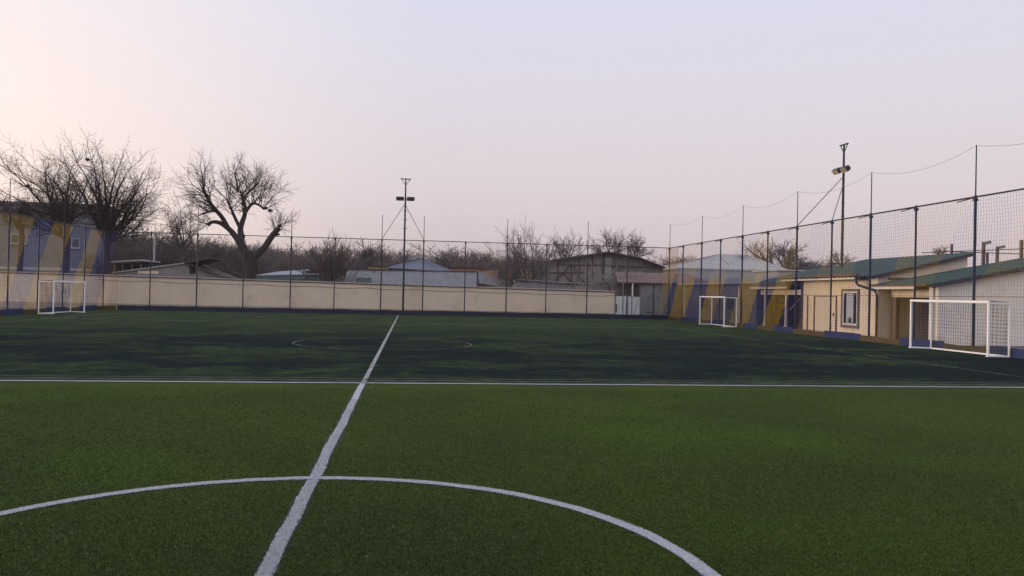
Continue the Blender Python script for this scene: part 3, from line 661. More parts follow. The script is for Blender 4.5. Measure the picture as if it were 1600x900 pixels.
# corner building with rusty roof
Y = VB+2.0
r = empty('corner_outbuilding', (flat(1020, 470, Y).x, Y, 0), 'low grey outbuilding with a rust coloured roof at the far right corner', 'building')
e = flat(985, 441.5, Y); f_ = flat(1064, 443, Y)
q = MB(); q.box(flat(1001, 440, Y).x, f_.x+3, Y, Y+6, 0, e.z-.02); q.build('wall', M_grey, r)
q = MB(); q.box(flat(962, 440, Y).x, flat(1001, 440, Y).x-.01, Y+.8, Y+5, 0, e.z-.1); q.build('rear_wall', M_wood2, r)
A = Vector((flat(964, 440, Y).x, Y-.3, e.z)); B = Vector((f_.x+3, Y-.3, e.z)); q = MB(); q.sheet(A, B, B+Vector((0, 6.6, 1.05)), A+Vector((1.5, 6.6, 1.05)), 26, .05, .08); q.build('roof', M_rust, r)
q = MB(); a = flat(988, 445, Y-.1); q.tube([(a.x, a.y-.1, 1.7), (a.x, a.y-.1, a.z), (a.x+.02, a.y-.1, a.z+.2)], .07, 8); q.build('vent_pipe', M_fascia, r)
q = MB(); a = flat(1021, 441, Y-.04); b = flat(1022, 441, Y); q.box(a.x, a.x+.08, Y-.05, Y-.01, 0.1, e.z-.1); q.build('drain_pipe', M_kyel, r)
q = MB(); q.box(flat(1010, 486, Y).x, flat(1018, 486, Y).x, Y-.02, Y+.02, flat(1010, 488.5, Y).z, flat(1010, 487.2, Y).z); q.build('wall_slot', M_dark, r)

# ------------------------------------------------------------------ houses along the right side (walls face the pitch)
HX = 22.95
def vx(px, X=HX): return atx(px, 460, X).y
# long side outbuilding behind the banded net
r = empty('side_outbuilding', (HX, 58, 0), 'long low outbuilding behind the right corner goal under a pale flat roof edge', 'building')
v0, v1 = vx(1182), VB+1.8
q = MB(); q.box(HX, HX+4, v0, v1, 0, 3.0); q.build('wall', mat('side_wall_render', (.16, .14, .13), .9, .2, 1.2), r)
q = MB(); A = Vector((HX-.25, v1+.3, 3.0)); B = Vector((HX-.25, v0-.2, 3.0)); q.sheet(A, B, B+Vector((4.8, 0, .06)), A+Vector((4.8, 0, .06)), 36, .05, .09); q.build('roof', M_zincp, r)
q = MB(); q.beam((HX-.20, v0-.2, 2.93), (HX-.20, v1, 2.93), .05, .14); q.build('fascia', M_brown, r)
for px in (1071, 1156):
    v = vx(px); q = MB(); q.beam((HX-.06, v, .05), (HX-.06, v, 2.85), .10); q.build('downpipe', M_fascia, r)
for px0, px1 in ((1096, 1108), (1136, 1147)):
    q = MB(); q.box(HX-.03, HX+.05, vx(px1), vx(px0), 1.0, 2.1); o = q.build('window', M_brown, r)
    q = MB(); q.box(HX-.045, HX-.02, vx(px1)+.12, vx(px0)-.12, 1.1, 2.0); q.build('pane', M_glass, o)
# large grey hip roof behind
Y = 86.
r = empty('hip_roofed_hall', (flat(1145, 440, Y).x, Y, 0), 'large hall with a pale grey metal hip roof and deep fascia behind the right corner', 'building')
a = flat(1062, 421, Y); b = flat(1224, 425, Y); q = MB(); q.box(a.x, b.x+.3, Y, Y+14, 0, a.z); q.build('wall', mat('pale_hall', (.33, .335, .345), .85, .08, .8), r)
q = MB(); q.box(a.x-.5, b.x+.8, Y-.5, Y+14.5, a.z, a.z+.14); q.box(a.x-.45, b.x+.7, Y-.42, Y-.02, a.z-1.35, a.z); q.build('fascia', M_zincp, r)
z0 = a.z+.14; pl_ = flat(1123, 397.5, Y+7); pr_ = flat(1166, 398, Y+7); A = Vector((a.x-.5, Y-.5, z0)); B = Vector((b.x+.8, Y-.5, z0)); C = B+Vector((0, 15, 0)); D = A+Vector((0, 15, 0))
q = MB(); q.sheet(A, B, pr_, pl_, 20, .05, .08); q.sheet(D, A, pl_, pl_+Vector((0, .05, 0)), 14, .05, .08); q.sheet(B, C, pr_+Vector((0, .05, 0)), pr_, 14, .05, .08); q.sheet(C, D, pl_, pr_, 20, .05, .08)
q.build('roof', M_zincp, r)
q = MB()
c = flat(1126, 416, Y+1.5); q.beam(c, c+Vector((0, 0, 1.0)), .05); q.beam(c+Vector((0, 0, .95)), c+Vector((1.0, 0, .2)), .04)
q.build('roof_bracket', M_roofdk, r)
# lower wing towards right between hall and house
r = empty('pale_annex', (flat(1240, 430, 70).x, 70, 0), 'pale flat annex between the grey hip roof and the green roofed house', 'building')
front('wall', 70., [(1216, 423.5), (1300, 425)], 5, M_zincp, r)
q = MB(); a = flat(1214, 423, 69.8); b = flat(1302, 424.5, 69.8); q.prism([a, b, b+Vector((0, 0, .12)), a+Vector((0, 0, .12))], (0, 5.4, 0)); q.build('roof_edge', M_slab, r)
# porch C (left of the house)
vC0, vC1 = vx(1252), vx(1180)
r = empty('green_roofed_porch', (HX, (vC0+vC1)/2, 0), 'shaded green roofed porch with two white columns left of the cream house', 'porch')
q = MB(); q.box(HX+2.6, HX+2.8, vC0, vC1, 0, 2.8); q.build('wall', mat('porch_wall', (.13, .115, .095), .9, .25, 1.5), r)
q = MB(); q.box(HX+.1, HX+.35, vC0+.0, vC1-.6, 2.18, 2.50); q.build('lintel', M_cream, r)
q = MB(); q.box(HX-.35, HX-.25, vC0+1.2, vC1, 2.55, 2.68); q.build('fascia', M_fascia, r)
q = MB(); q.box(HX-.40, HX-.24, vC0+.9, vC1+.1, 2.68, 2.84); q.build('gutter', M_brown, r)
q = MB(); A = Vector((HX-.4, vC1+.1, 2.86)); B = Vector((HX-.4, vC0+.02, 2.86)); q.sheet(A, B, B+Vector((4.6, 0, 1.15)), A+Vector((4.6, 0, 1.15)), 26, .04, .07); q.build('roof', M_green, r)
for px in (1196, 1228.7):
    v = vx(px, HX-.2); q = MB(); q.box(HX-.25, HX-.14, v-.055, v+.055, .28, 2.55 if px < 1200 else 2.2); q.box(HX-.29, HX-.10, v-.09, v+.09, 0, .28); q.build('column', M_fascia, r)
for px in (1206, 1212):
    v = vx(px, HX+1); q = MB(); q.box(HX+.9, HX+1.05, v-.12, v+.12, 0, 2.2); q.build('inner_post', M_kyel, r)
q = MB(); q.box(HX+2.56, HX+2.6, vC0+.6, vC0+1.5, .1, 2.05); q.build('door', M_grey, r)
q = MB(); v = vx(1234, HX+.9); q.beam((HX+.9, v, 1.2), (HX+.9, v-1.6, 2.1), .04); q.build('diagonal_bar', M_slab, r)
# cream house
vH0, vH1 = vx(1371.5), vx(1253)
r = empty('cream_house', (HX, (vH0+vH1)/2, 0), 'cream rendered house with tall brown window and green roof beside the right fence', 'house')
q = MB(); q.prism([(HX, vH0, 0), (HX+4.8, vH0, 0), (HX+4.8, vH0, 4.24), (HX, vH0, 3.10)], (0, vH1-vH0, 0)); q.build('wall', M_housew, r)
q = MB(); q.box(HX-.06, HX-.004, vH1-.16, vH1+.02, 0, 3.0); q.build('corner_strip', mat('purple_trim', (.05, .045, .085), .8, .2, 3), r)
q = MB(); q.box(HX-.52, HX-.44, vH0+1.1, vH1+1.6, 3.0, 3.17); q.build('fascia', M_fascia, r)
q = MB(); q.box(HX-.60, HX-.43, vH0+1.0, vH1+1.7, 3.17, 3.30); q.build('gutter', M_brown, r)
q = MB(); q.box(HX-.44, HX-.01, vH0+.9, vH1+.1, 3.02, 3.08); q.build('soffit', M_brown, r)
q = MB(); A = Vector((HX-.55, vH1+1.7, 3.14)); B = Vector((HX-.55, vH0-.25, 3.14)); n2 = Vector((5.55, 0, 1.30))
Mid = A.lerp(B, .42); q.sheet(A, B, B+n2, A+n2, 26, .06, .07); q.build('roof', M_green, r)
q = MB(); q.beam(B+Vector((.05, -.02, -.08)), B+n2+Vector((0, -.02, -.08)), .05, .16); q.build('verge_board', M_roofdk, r)
wa, wb = vx(1343.5), vx(1316); zt_ = atx(1330, 451.5, HX).z; zb_ = atx(1330, 512.5, HX).z
q = MB()
for y_a, y_b, z_a, z_b in ((wa, wb, zt_-.13, zt_), (wa, wb, zb_, zb_+.15), (wa, wa+.14, zb_+.15, zt_-.13), (wb-.14, wb, zb_+.15, zt_-.13)): q.box(HX-.07, HX+.02, y_a, y_b, z_a, z_b)
w = q.build('window', mat('window_brown', (.15, .11, .10), .6, .15, 5), r)
q = MB()
ia, ib, iz0, iz1 = wa+.14, wb-.14, zb_+.15, zt_-.13
for y_a, y_b, z_a, z_b in ((ia, ib, iz1-.09, iz1), (ia, ib, iz0, iz0+.09), (ia, ia+.08, iz0+.09, iz1-.09), (ib-.08, ib, iz0+.09, iz1-.09)): q.box(HX-.045, HX+.02, y_a, y_b, z_a, z_b)
q.build('frame', M_fascia, w)
q = MB(); q.box(HX-.012, HX-.003, ia+.08, ib-.08, iz0+.09, iz1-.09); q.build('pane', M_glass, w)
q = MB(); cy0, cy1 = ia+.42, ib-.30
for k in range(9): y_ = cy0+(cy1-cy0)*k/9; q.prism([(HX-.016, y_, iz0+.12), (HX-.030, y_+(cy1-cy0)/18, iz0+.12), (HX-.016, y_+(cy1-cy0)/9, iz0+.12)], (0, 0, iz1-iz0-.24))
q.build('curtain', M_curtain, w)
q = MB()
for c_ in (ia+.24, ib-.20):
    z = iz0+.16
    while z < iz1-.15:
        for sg in (-1, 1): q.beam((HX-.036, c_, z), (HX-.036, c_+sg*.08, z+.11), .03, .012)
        q.beam((HX-.038, c_-.10, z-.02), (HX-.038, c_+.10, z-.02), .02, .012); z += .15
for k in range(7): a_ = math.pi*k/6; q.beam((HX-.04, (ia+ib)/2+.0, iz0+.14), (HX-.04, (ia+ib)/2+.26*math.cos(a_), iz0+.14+.30*math.sin(a_)), .03, .012)
q.build('grille', M_black, w)
da, db = vx(1307.5), vx(1273); dz_ = 2.16
q = MB(); q.box(HX-.03, HX+.02, da+.05, db-.05, .22, dz_); q.box(HX-.045, HX-.02, da+.05, da+(db-da)*.36, .22, dz_); d_ = q.build('door', mat('cream_door', (.60, .50, .385), .5, .05, 2), r)
q = MB(); q.box(HX-.12, HX-.045, da+.18, da+.30, 1.1, 1.16); q.box(HX-.08, HX-.045, da+.15, da+.21, 1.02, 1.22); q.build('handle', mat('brass', (.30, .19, .06), .4, .1, 3, metal=.6), d_)
q = MB(); q.box(HX-.9, HX-.001, da-.5, db+.6, 0, .18); q.build('doorstep', M_coping, r)
q = MB(); yv = vH0-.02
q.tube([(HX-.5, vH0+1.15, 3.20), (HX-.5, vH0+1.1, 2.85), (HX-.45, vH0+1.0, 2.7), (HX-.12, vH0+.05, 2.42), (HX-.08, vH0-.05, 2.2), (HX-.08, vH0-.05, .1)], .06, 8); q.build('downpipe', M_black, r)
q = MB(); q.box(HX+.55, HX+1.9, vH0-.10, vH0-.005, 3.0, 3.1); q.box(HX+1.85, HX+1.95, vH0-.10, vH0-.005, 2.72, 3.0); q.build('gable_bracket', M_brown, r)
# building B : porch + cream gable end
vB0 = vx(1466.5, HX+.45); vB1 = vH0-.16; GX = HX+.45
r = empty('green_roofed_outbuilding', (GX, vB0, 0), 'cream outbuilding with green sheet roof and shaded porch behind the near goal', 'building')
q = MB(); wallend = 32.
q.prism([(GX, vB0, 0), (GX+9, vB0, 0), (GX+9, vB0, 2.84+9*.19), (GX, vB0, 2.84)], (0, .25, 0)); q.build('gable_wall', M_housew2, r)
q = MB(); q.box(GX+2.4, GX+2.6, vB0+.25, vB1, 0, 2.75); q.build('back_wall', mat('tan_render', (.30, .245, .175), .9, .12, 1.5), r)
q = MB(); q.box(GX+.15, GX+.35, vB0+.25, vB1, 2.12, 2.48); q.build('lintel', M_cream, r)
q = MB(); q.box(GX-.52, GX-.44, vB0+1.0, vB1+.7, 2.50, 2.64); q.build('fascia', M_fascia, r)
q = MB(); q.box(GX-.60, GX-.43, vB0+.05, vB1+.7, 2.64, 2.74); q.build('gutter', M_rust, r)
q = MB(); A = Vector((GX-.6, vB1+.1, 2.72)); B = Vector((GX-.6, vB0-.3, 2.72)); n2 = Vector((9.8, 0, 9.8*.19)); q.sheet(A, B, B+n2, A+n2, 24, .05, .07); q.build('roof', M_green2, r)
q = MB(); q.beam(B+Vector((.05, -.02, -.10)), B+n2+Vector((0, -.02, -.10)), .05, .15); q.build('verge_board', M_roofdk, r)
q = MB(); q.box(GX-.10, GX+.16, vB0+.26, vB0+.5, 0, 2.7); q.build('corner_pillar', M_fascia, r)
for px, m_ in ((1377, M_brown), (1376, M_dark)): pass
q = MB(); q.box(GX+.1, GX+.3, vB1-.5, vB1-.1, 0, 2.12); q.build('porch_post', M_brown, r)
q = MB(); vv_ = vx(1446, GX+2.3); q.box(GX+2.32, GX+2.39, vv_-.5, vv_+.45, .1, 2.1); q.build('door', M_brown, r)
for px in (1403, 1420):
    c = atx(px, 517, GX+1.9); q = MB(); q.box(GX+1.95, GX+2.39, c.y-.22, c.y+.22, .72, .86); q.box(GX+2.15, GX+2.3, c.y-.07, c.y+.07, 0.02, .72); q.box(GX+2.30, GX+2.36, c.y-.03, c.y+.03, .86, 1.0)
    tag(q.build('wash_basin', M_white), 'small white wash basin on the porch wall, '+('left' if px == 1403 else 'right')+' one of two', 'wash basin', 'wash basins')
# posts and lamps above that roof
r = empty('rooftop_lamp_rack', (at(1545, 400, 38.5).x, 38.5, 0), 'row of dark posts with two small lamps and rails above the rear green roof', 'lamp rack')
for px, py, wd_ in ((1487, 381.5, .10), (1537, 378, .13), (1558.5, 385, .12), (1596, 375, .13)):
    p = at(px, py, 38.5); q = MB(); q.beam((p.x, p.y, 0), (p.x, p.y, p.z), wd_)
    if px == 1537: q.beam((p.x+.28, p.y, 0), (p.x+.22, p.y, p.z-.55), .09)
    o = q.build('post', M_brown, r)
    if px in (1537, 1558.5):
        q = MB(); q.beam((p.x-.02, p.y, p.z-.10), (p.x+.34, p.y-.05, p.z+.0), .22, .14); q.build('lamp', M_grey, o)
for a_, b_ in (((1440, 395), (1620, 388)), ((1487, 393.5), (1620, 397.5))):
    q = MB(); q.beam(at(*a_, 38.4), at(*b_, 38.4), .045); q.build('rail', M_brown, r)

# ------------------------------------------------------------------ trees
def tubes(polys, sides):
    """polys: list of (pts[K,3], rad[K]) all same K"""
    P = np.array([p for p, _ in polys]); R = np.array([q_ for _, q_ in polys]); n, K, _ = P.shape
    T = np.gradient(P, axis=1); T /= np.linalg.norm(T, axis=2, keepdims=True)+1e-9
    ref = np.where(np.abs(T[..., 2:3]) < .9, np.array([0, 0, 1.]), np.array([1., 0, 0]))
    A = np.cross(T, ref); A /= np.linalg.norm(A, axis=2, keepdims=True)+1e-9; B = np.cross(A, T)
    th = 2*np.pi*np.arange(sides)/sides
    V = P[:, :, None]+R[:, :, None, None]*(np.cos(th)[None, None, :, None]*A[:, :, None]+np.sin(th)[None, None, :, None]*B[:, :, None])
    idx = np.arange(n*K*sides).reshape(n, K, sides); a = idx[:, :-1]; b = idx[:, 1:]
    F = np.stack([a, np.roll(a, -1, 2), np.roll(b, -1, 2), b], -1).reshape(-1, 4)
    return V.reshape(-1, 3), F
def poly_mesh(name, polys, m, parent=None, smooth=True):
    V = []; F = []; off = 0
    buckets = {}
    for p, r_ in polys:
        s = 8 if r_[0] > .16 else 6 if r_[0] > .07 else 4 if r_[0] > .025 else 3
        buckets.setdefault((s, len(p)), []).append((p, r_))
    for (s, K), pl in buckets.items():
        v, f = tubes(pl, s); V.append(v); F.append(f+off); off += len(v)
    return npmesh(name, np.concatenate(V), np.concatenate(F), [m], parent=parent, smooth=smooth)
def grow(out_, p, d, Ln, r0, lvl, P, rg):
    """recursive bare branch"""
    K = 6; pts = [np.array(p, float)]; dd = np.array(d, float); dd /= np.linalg.norm(dd); dirs = [dd.copy()]
    for k in range(K-1):
        dd = dd+np.array([rg.gauss(0, 1), rg.gauss(0, 1), rg.gauss(0, 1)])*P['wig']+np.array([0, 0, P['up'][lvl]])
        dd /= np.linalg.norm(dd); pts.append(pts[-1]+dd*Ln/(K-1)); dirs.append(dd.copy())
    r1 = r0*P['taper'][lvl]; rad = [r0+(r1-r0)*k/(K-1) for k in range(K)]
    if lvl == P['n']: rad[-1] = max(.002, r1*.5)
    out_.append((lvl, np.array(pts), rad))
    if lvl >= P['n']: return
    for c in range(P['kids'][lvl]):
        t = P['from'][lvl]+(1-P['from'][lvl])*(c+rg.random())/P['kids'][lvl]; k = min(K-2, int(t*(K-1))); fr = t*(K-1)-k
        q_ = pts[k]+(pts[k+1]-pts[k])*min(fr, 1); ax = dirs[k]
        rnd = np.array([rg.gauss(0, 1), rg.gauss(0, 1)*P.get('flat', 1), rg.gauss(0, 1)]); side = np.cross(ax, rnd); side /= np.linalg.norm(side)+1e-9
        an = math.radians(rg.uniform(*P['ang'][lvl])); nd = ax*math.cos(an)+side*math.sin(an)
        rr_ = (r0+(r1-r0)*t)*rg.uniform(*P['rr'])
        grow(out_, q_, nd, Ln*rg.uniform(*P['lr'][lvl])*(1.1-.35*t), max(rr_, P['rmin']), lvl+1, P, rg)
    # leader continues
    if lvl < P['n'] and P.get('lead', True): grow(out_, pts[-1], dirs[-1], Ln*P['lr'][lvl][1]*.8, max(r1*.95, P['rmin']), lvl+1, P, rg)
def make_tree(name, base, segs, mt, label, group=None, split=1, cat='tree', mt2=None, nests=()):
    root = empty(name, base, label, cat, group)
    poly_mesh('trunk', [(p, r_) for l, p, r_ in segs if l <= split], mt, root); poly_mesh('crown', [(p, r_) for l, p, r_ in segs if l > split], mt2 or mt, root)
    for c, sz in nests:
        rg = random.Random(int(c[0]*10)); q = MB()
        for _ in range(60):
            o = Vector([rg.gauss(0, 1) for _ in range(3)]).normalized()*sz*rg.random(); o.z *= .6; d = Vector([rg.gauss(0, 1) for _ in range(3)]).normalized()*sz*.8
            q.beam(Vector(c)+o-d*.5, Vector(c)+o+d*.5, .03)
        q.build('nest', M_nest, root)
    return root
BIG = dict(n=4, wig=.13, up=[.10, .07, .05, .04, .03], taper=[.55, .45, .4, .4, .35], kids=[5, 6, 5, 4], ang=[(18, 42), (22, 48), (25, 55), (25, 60)],
           lr=[(.50, .75), (.45, .70), (.45, .70), (.45, .7)], rr=(.42, .62), rmin=.011)
BIG['from'] = [.25, .2, .15, .1]
def vase(px, pbase, Y, forkpix, limbs, r0, seed, P, crownscale=1.0, ydep=.35):
    """trunk at pixel column px up to the fork, then limbs each given as tip pixel (x,y); returns segments"""
    rg = random.Random(seed); segs = []; b = at(px, pbase, Y); f = at(*forkpix, Y)
    pts = [np.array([b.x+(f.x-b.x)*t+rg.gauss(0, .04), Y+rg.gauss(0, .04), f.z*t]) for t in np.linspace(0, 1, 6)]
    segs.append((0, np.array(pts), [r0*(1.25-.25*min(1, t*2)-.15*t) for t in np.linspace(0, 1, 6)]))
    for i, (tx, ty, sc) in enumerate(limbs):
        t_ = at(tx, ty, Y); t0 = rg.uniform(.72, 1.0); s_ = pts[-1]*t0+pts[-3]*(1-t0)
        v = np.array([t_.x-s_[0], 0, t_.z-s_[2]]); ln = np.linalg.norm(v); v[1] = rg.uniform(-1, 1)*ln*ydep
        grow(segs, s_, v+np.array([0, 0, -ln*.12]), ln*.62, r0*sc, 1, P, rg)
    return segs
# the giant tree at left : two stems
P1 = {**BIG, 'wig': .155, 'up': [.05, .03, .03, .03, .02], 'kids': [0, 7, 5, 4], 'taper': [.55, .30, .4, .4, .35], 'lr': [(.5, .7), (.30, .48), (.50, .75), (.5, .75)], 'ang': [(18, 42), (25, 58), (25, 60), (25, 65)], 'rmin': .0105, 'from': [.25, .18, .12, .1]}; s_ = vase(168, 440, 70., (167, 372), [(92, 238, .40), (112, 215, .42), (130, 205, .40), (150, 202, .44), (172, 205, .44), (192, 209, .42), (210, 217, .42), (227, 234, .40), (242, 254, .38),
    (256, 275, .36), (266, 297, .32), (262, 322, .28), (238, 330, .26), (140, 255, .36), (180, 245, .36), (210, 268, .34), (120, 285, .3), (225, 300, .3), (282, 312, .3), (280, 285, .34), (272, 262, .34), (180, 225, .4), (150, 228, .4)], .35, 11, P1)
make_tree('bare_tree', (at(168, 440, 70.).x, 70, 0), s_, M_bark, 'giant spreading bare tree, right of the two stems before the apartment block', 'old bare trees at left',
          nests=((at(137, 249, 70), .22),))
s_ = vase(104, 445, 71.5, (104, 365), [(46, 232, .40), (50, 208, .42), (60, 190, .42), (70, 182, .44), (86, 182, .42), (102, 188, .40), (118, 206, .36), (44, 272, .36), (42, 292, .34),
    (26, 306, .28), (14, 320, .26), (58, 240, .36), (90, 250, .36), (45, 270, .34), (75, 285, .3), (140, 290, .28), (70, 228, .4), (100, 232, .38)], .32, 23, P1)
make_tree('bare_tree', (at(104, 445, 71.5).x, 71.5, 0), s_, M_bark, 'giant spreading bare tree leaning left, left of the two stems by the block', 'old bare trees at left', nests=((at(43, 290, 71), .25),))
s_ = vase(28, 445, 69., (34, 350), [(-4, 302, .45), (-40, 280, .45), (14, 292, .4), (38, 300, .4), (56, 318, .3), (-40, 310, .4)], .24, 31, P1)
make_tree('bare_tree', (at(28, 445, 69.).x, 69, 0), s_, M_bark, 'smaller bare tree with arching branches at the left picture edge', 'old bare trees at left')
# pollarded tree with stubs (hand-laid limbs)
TY = 68.
def H_(pix, r_): return [(at(x, y, TY), r) for (x, y), r in zip(pix, r_)]
hero = []; rg = random.Random(77)
def limb(pix, ra, rb, dy=0.):
    ra *= .86; rb *= .86
    n = len(pix); P_ = [at(x, y, TY) for x, y in pix]
    for k, p in enumerate(P_): p.y += dy*k/(n-1)
    K = 3*(n-1)+1; pts = []
    for k in range(K):
        t = k/(K-1)*(n-1); i = min(n-2, int(t)); f = t-i
        p0, p1_, p2, p3 = P_[max(i-1, 0)], P_[i], P_[i+1], P_[min(i+2, n-1)]
        v = .5*((2*p1_)+(p2-p0)*f+(2*p0-5*p1_+4*p2-p3)*f*f+(-p0+3*p1_-3*p2+p3)*f**3); pts.append(np.array(v))
    hero.append((0, np.array(pts), [ra+(rb-ra)*k/(K-1) for k in range(K)])); return pts
PT = dict(n=4, wig=.19, up=[0, 0, .06, .05, .04], taper=[.5, .5, .4, .4, .3], kids=[0, 0, 5, 4], ang=[(0, 0), (0, 0), (25, 60), (25, 65)], lr=[(0, 0), (0, 0), (.5, .8), (.45, .75)], rr=(.45, .65), rmin=.011)
PT['from'] = [0, 0, .15, .1]
def twigs(pts, cnt, t0, ln, r_, ctr=(383, 345), upb=.5, an=.8):
    c = np.array(at(*ctr, TY))
    for _ in range(cnt):
        t = t0+(1-t0)*rg.random(); k = min(len(pts)-2, int(t*(len(pts)-1))); p = pts[k]+(pts[k+1]-pts[k])*rg.random()
        o = p-c; o /= np.linalg.norm(o)+1e-9; d = o+np.array([rg.gauss(0, an), rg.gauss(0, an), rg.gauss(0, an*.6)+upb])
        grow(hero, p, d, ln*.82*rg.uniform(.6, 1.15), r_*rg.uniform(.5, .95), 2, PT, rg)
limb([(391, 445), (391, 425), (390, 405), (388, 393)], .46, .38)
limb([(386, 405), (382, 392), (376, 380), (371, 372)], .44, .34)
a_ = limb([(371, 374), (362, 362), (354, 355), (343, 348), (331, 347), (325, 353)], .30, .13); twigs(a_, 6, .75, 1.6, .045, upb=.4)
b_ = limb([(356, 356), (348, 340), (341, 331), (333, 320), (326, 306), (322, 296)], .24, .13, dy=-1.2); twigs(b_, 17, .35, 2.9, .06, upb=.5, an=.9)
c_ = limb([(377, 378), (376, 366), (375, 357), (378, 345), (381, 335), (381, 322), (377, 308), (375, 302)], .33, .12, dy=.6); twigs(c_, 9, .45, 2.7, .055, upb=.4, an=1.1)
d_ = limb([(382, 334), (387, 325), (393, 317), (402, 319), (410, 326)], .20, .07, dy=.8); twigs(d_, 16, .3, 2.7, .055, upb=.6)
e_ = limb([(375, 356), (368, 340), (364, 328), (358, 313)], .19, .08, dy=-.9); twigs(e_, 11, .35, 2.5, .055, upb=.6)
f_ = limb([(379, 312), (386, 300), (392, 292), (400, 283)], .13, .05, dy=1.3); twigs(f_, 10, .3, 2.0, .045, upb=.3, an=1.0)
h_ = limb([(372, 300), (370, 285), (366, 270)], .11, .05, dy=0.); twigs(h_, 5, .3, 1.7, .04, upb=.3, an=1.0)
i_ = limb([(341, 332), (330, 330), (318, 333), (306, 337)], .09, .04, dy=.5); twigs(i_, 8, .3, 1.6, .04, upb=.3)
g_ = limb([(397, 402), (404, 396), (414, 385), (421, 374), (428, 364), (434, 357)], .36, .25, dy=.2); twigs(g_, 9, .8, 1.8, .04, ctr=(415, 385), upb=.7, an=.9)
limb([(397, 430), (399, 415), (398, 402)], .25, .25); limb([(428, 366), (436, 357), (437, 351)], .22, .20); limb([(424, 371), (432, 367), (437, 366)], .15, .10)
make_tree('pollarded_tree', (at(391, 445, TY).x, TY, 0), hero, M_bark, 'gnarled dark tree with thick cut limbs and fine twigs, right of the giant tree', split=0,
          nests=((at(414, 325, TY), .22), (at(422, 329, TY), .22)))
# multi-stem bushes / trees
def multistem(name, px, pb, Y, tips, r0, seed, mt, label, P, group=None, fork=.06):
    rg = random.Random(seed); segs = []; b = at(px, pb, Y)
    segs.append((0, np.array([[b.x, Y, z] for z in np.linspace(0, 1.6, 6)]), [r0*1.4]*6))
    for tx, ty, sc in tips:
        t_ = at(tx, ty, Y); s_ = np.array([b.x+rg.uniform(-.3, .3), Y, rg.uniform(.9, 1.6)]); v = np.array([t_.x-s_[0], 0, t_.z-s_[2]]); ln = np.linalg.norm(v); v[1] = rg.uniform(-.3, .3)*ln
        grow(segs, s_, v+np.array([(t_.x-s_[0])*.3, 0, -ln*.05]), ln*.58, r0*sc, 1, P, rg)
    return make_tree(name, (b.x, Y, 0), segs, mt, label, group)
MS = dict(n=4, wig=.11, up=[0, .05, .05, .05, .04], taper=[.5, .35, .4, .4, .35], kids=[0, 7, 5, 4], ang=[(0, 0), (16, 42), (20, 48), (20, 50)], lr=[(0, 0), (.35, .6), (.45, .7), (.45, .7)], rr=(.42, .62), rmin=.013)
MS['from'] = [0, .2, .15, .1]
multistem('multi_stemmed_tree', 514, 442, 69., [(478, 385, .55), (490, 370, .5), (505, 366, .5), (522, 358, .6), (535, 362, .5), (548, 372, .5), (563, 380, .45), (470, 405, .4), (560, 400, .35), (515, 380, .4)], .15, 5, M_bark2,
          'brown many-stemmed bare tree before the grey outbuilding left of the mast', MS)
multistem('multi_stemmed_tree', 822, 446, 71., [(768, 385, .5), (778, 362, .5), (795, 352, .55), (812, 348, .6), (828, 343, .6), (842, 347, .55), (856, 358, .5), (872, 378, .4), (800, 375, .4), (846, 385, .4), (760, 400, .35), (785, 368, .5), (820, 360, .5), (862, 368, .45)], .21, 9, mat('tan_bark', (.15, .12, .105), .95, .25, 3),
          'tall pale many-stemmed bare tree between brick house and plank barn', MS)
for px, pb, Y, fk, tips, r_, sd_, lb in (
        (885, 430, 96., (885, 412), [(862, 376, .5), (872, 368, .5), (884, 364, .5), (896, 366, .5), (908, 370, .45), (918, 378, .4), (860, 388, .4)], .20, 41, 'bare tree behind the left slope of the barn roof'),
        (955, 430, 97., (953, 404), [(930, 368, .5), (938, 358, .5), (950, 355, .5), (964, 353, .55), (976, 360, .5), (982, 372, .4), (926, 378, .4)], .20, 43, 'bare tree rising behind the peak of the barn roof'),
        (990, 430, 95., (992, 404), [(980, 372, .5), (990, 364, .5), (1002, 366, .5), (1012, 374, .45), (1018, 384, .4), (976, 382, .4)], .18, 47, 'bare tree behind the right slope of the barn roof'),
        (284, 430, 82., (284, 390), [(262, 330, .5), (272, 320, .5), (290, 312, .5), (304, 325, .45), (312, 345, .4), (255, 350, .4)], .17, 53, 'slim bare tree between the giant and the pollarded tree'),
        (1470, 430, 110., (1470, 398), [(1460, 388, .5), (1466, 384, .5), (1474, 384, .5), (1481, 388, .45)], .18, 59, 'tiny bare tree beyond the ridge of the cream house'),
        (1320, 430, 100., (1312, 412), [(1285, 402, .5), (1298, 394, .5), (1310, 390, .5), (1330, 396, .5), (1345, 402, .4)], .2, 61, 'low bare tree behind the foot of the right mast')):
    s_ = vase(px, pb, Y, fk, tips, r_, sd_, dict(BIG, wig=.16, kids=[4, 7, 5, 4], up=[.05, .02, .03, .03, .02], ang=[(18, 42), (25, 60), (25, 60), (25, 65)], rmin=.015))
    make_tree('bare_tree', (at(px, pb, Y).x, Y, 0), s_, M_bark2, lb)
s_ = vase(1210, 440, 92., (1208, 415), [(1150, 392, .45), (1165, 382, .5), (1182, 376, .5), (1196, 378, .5)], .3, 67, dict(BIG, up=[.02]*5, wig=.16, kids=[4, 7, 6, 4], ang=[(18, 42), (25, 60), (25, 60), (25, 65)], rmin=.02))
make_tree('bare_tree', (at(1210, 440, 92.).x, 92, 0), s_, M_willow, 'yellowish bare tree behind the right end of the grey hip roof', 'trees behind the hall')
s_ = vase(1226, 440, 94., (1226, 416), [(1205, 380, .45), (1220, 376, .5), (1236, 374, .5), (1250, 380, .5), (1268, 386, .45), (1276, 395, .4)], .32, 71, dict(BIG, up=[.02]*5, wig=.16, kids=[4, 7, 6, 4], ang=[(18, 42), (25, 60), (25, 60), (25, 65)], rmin=.02))
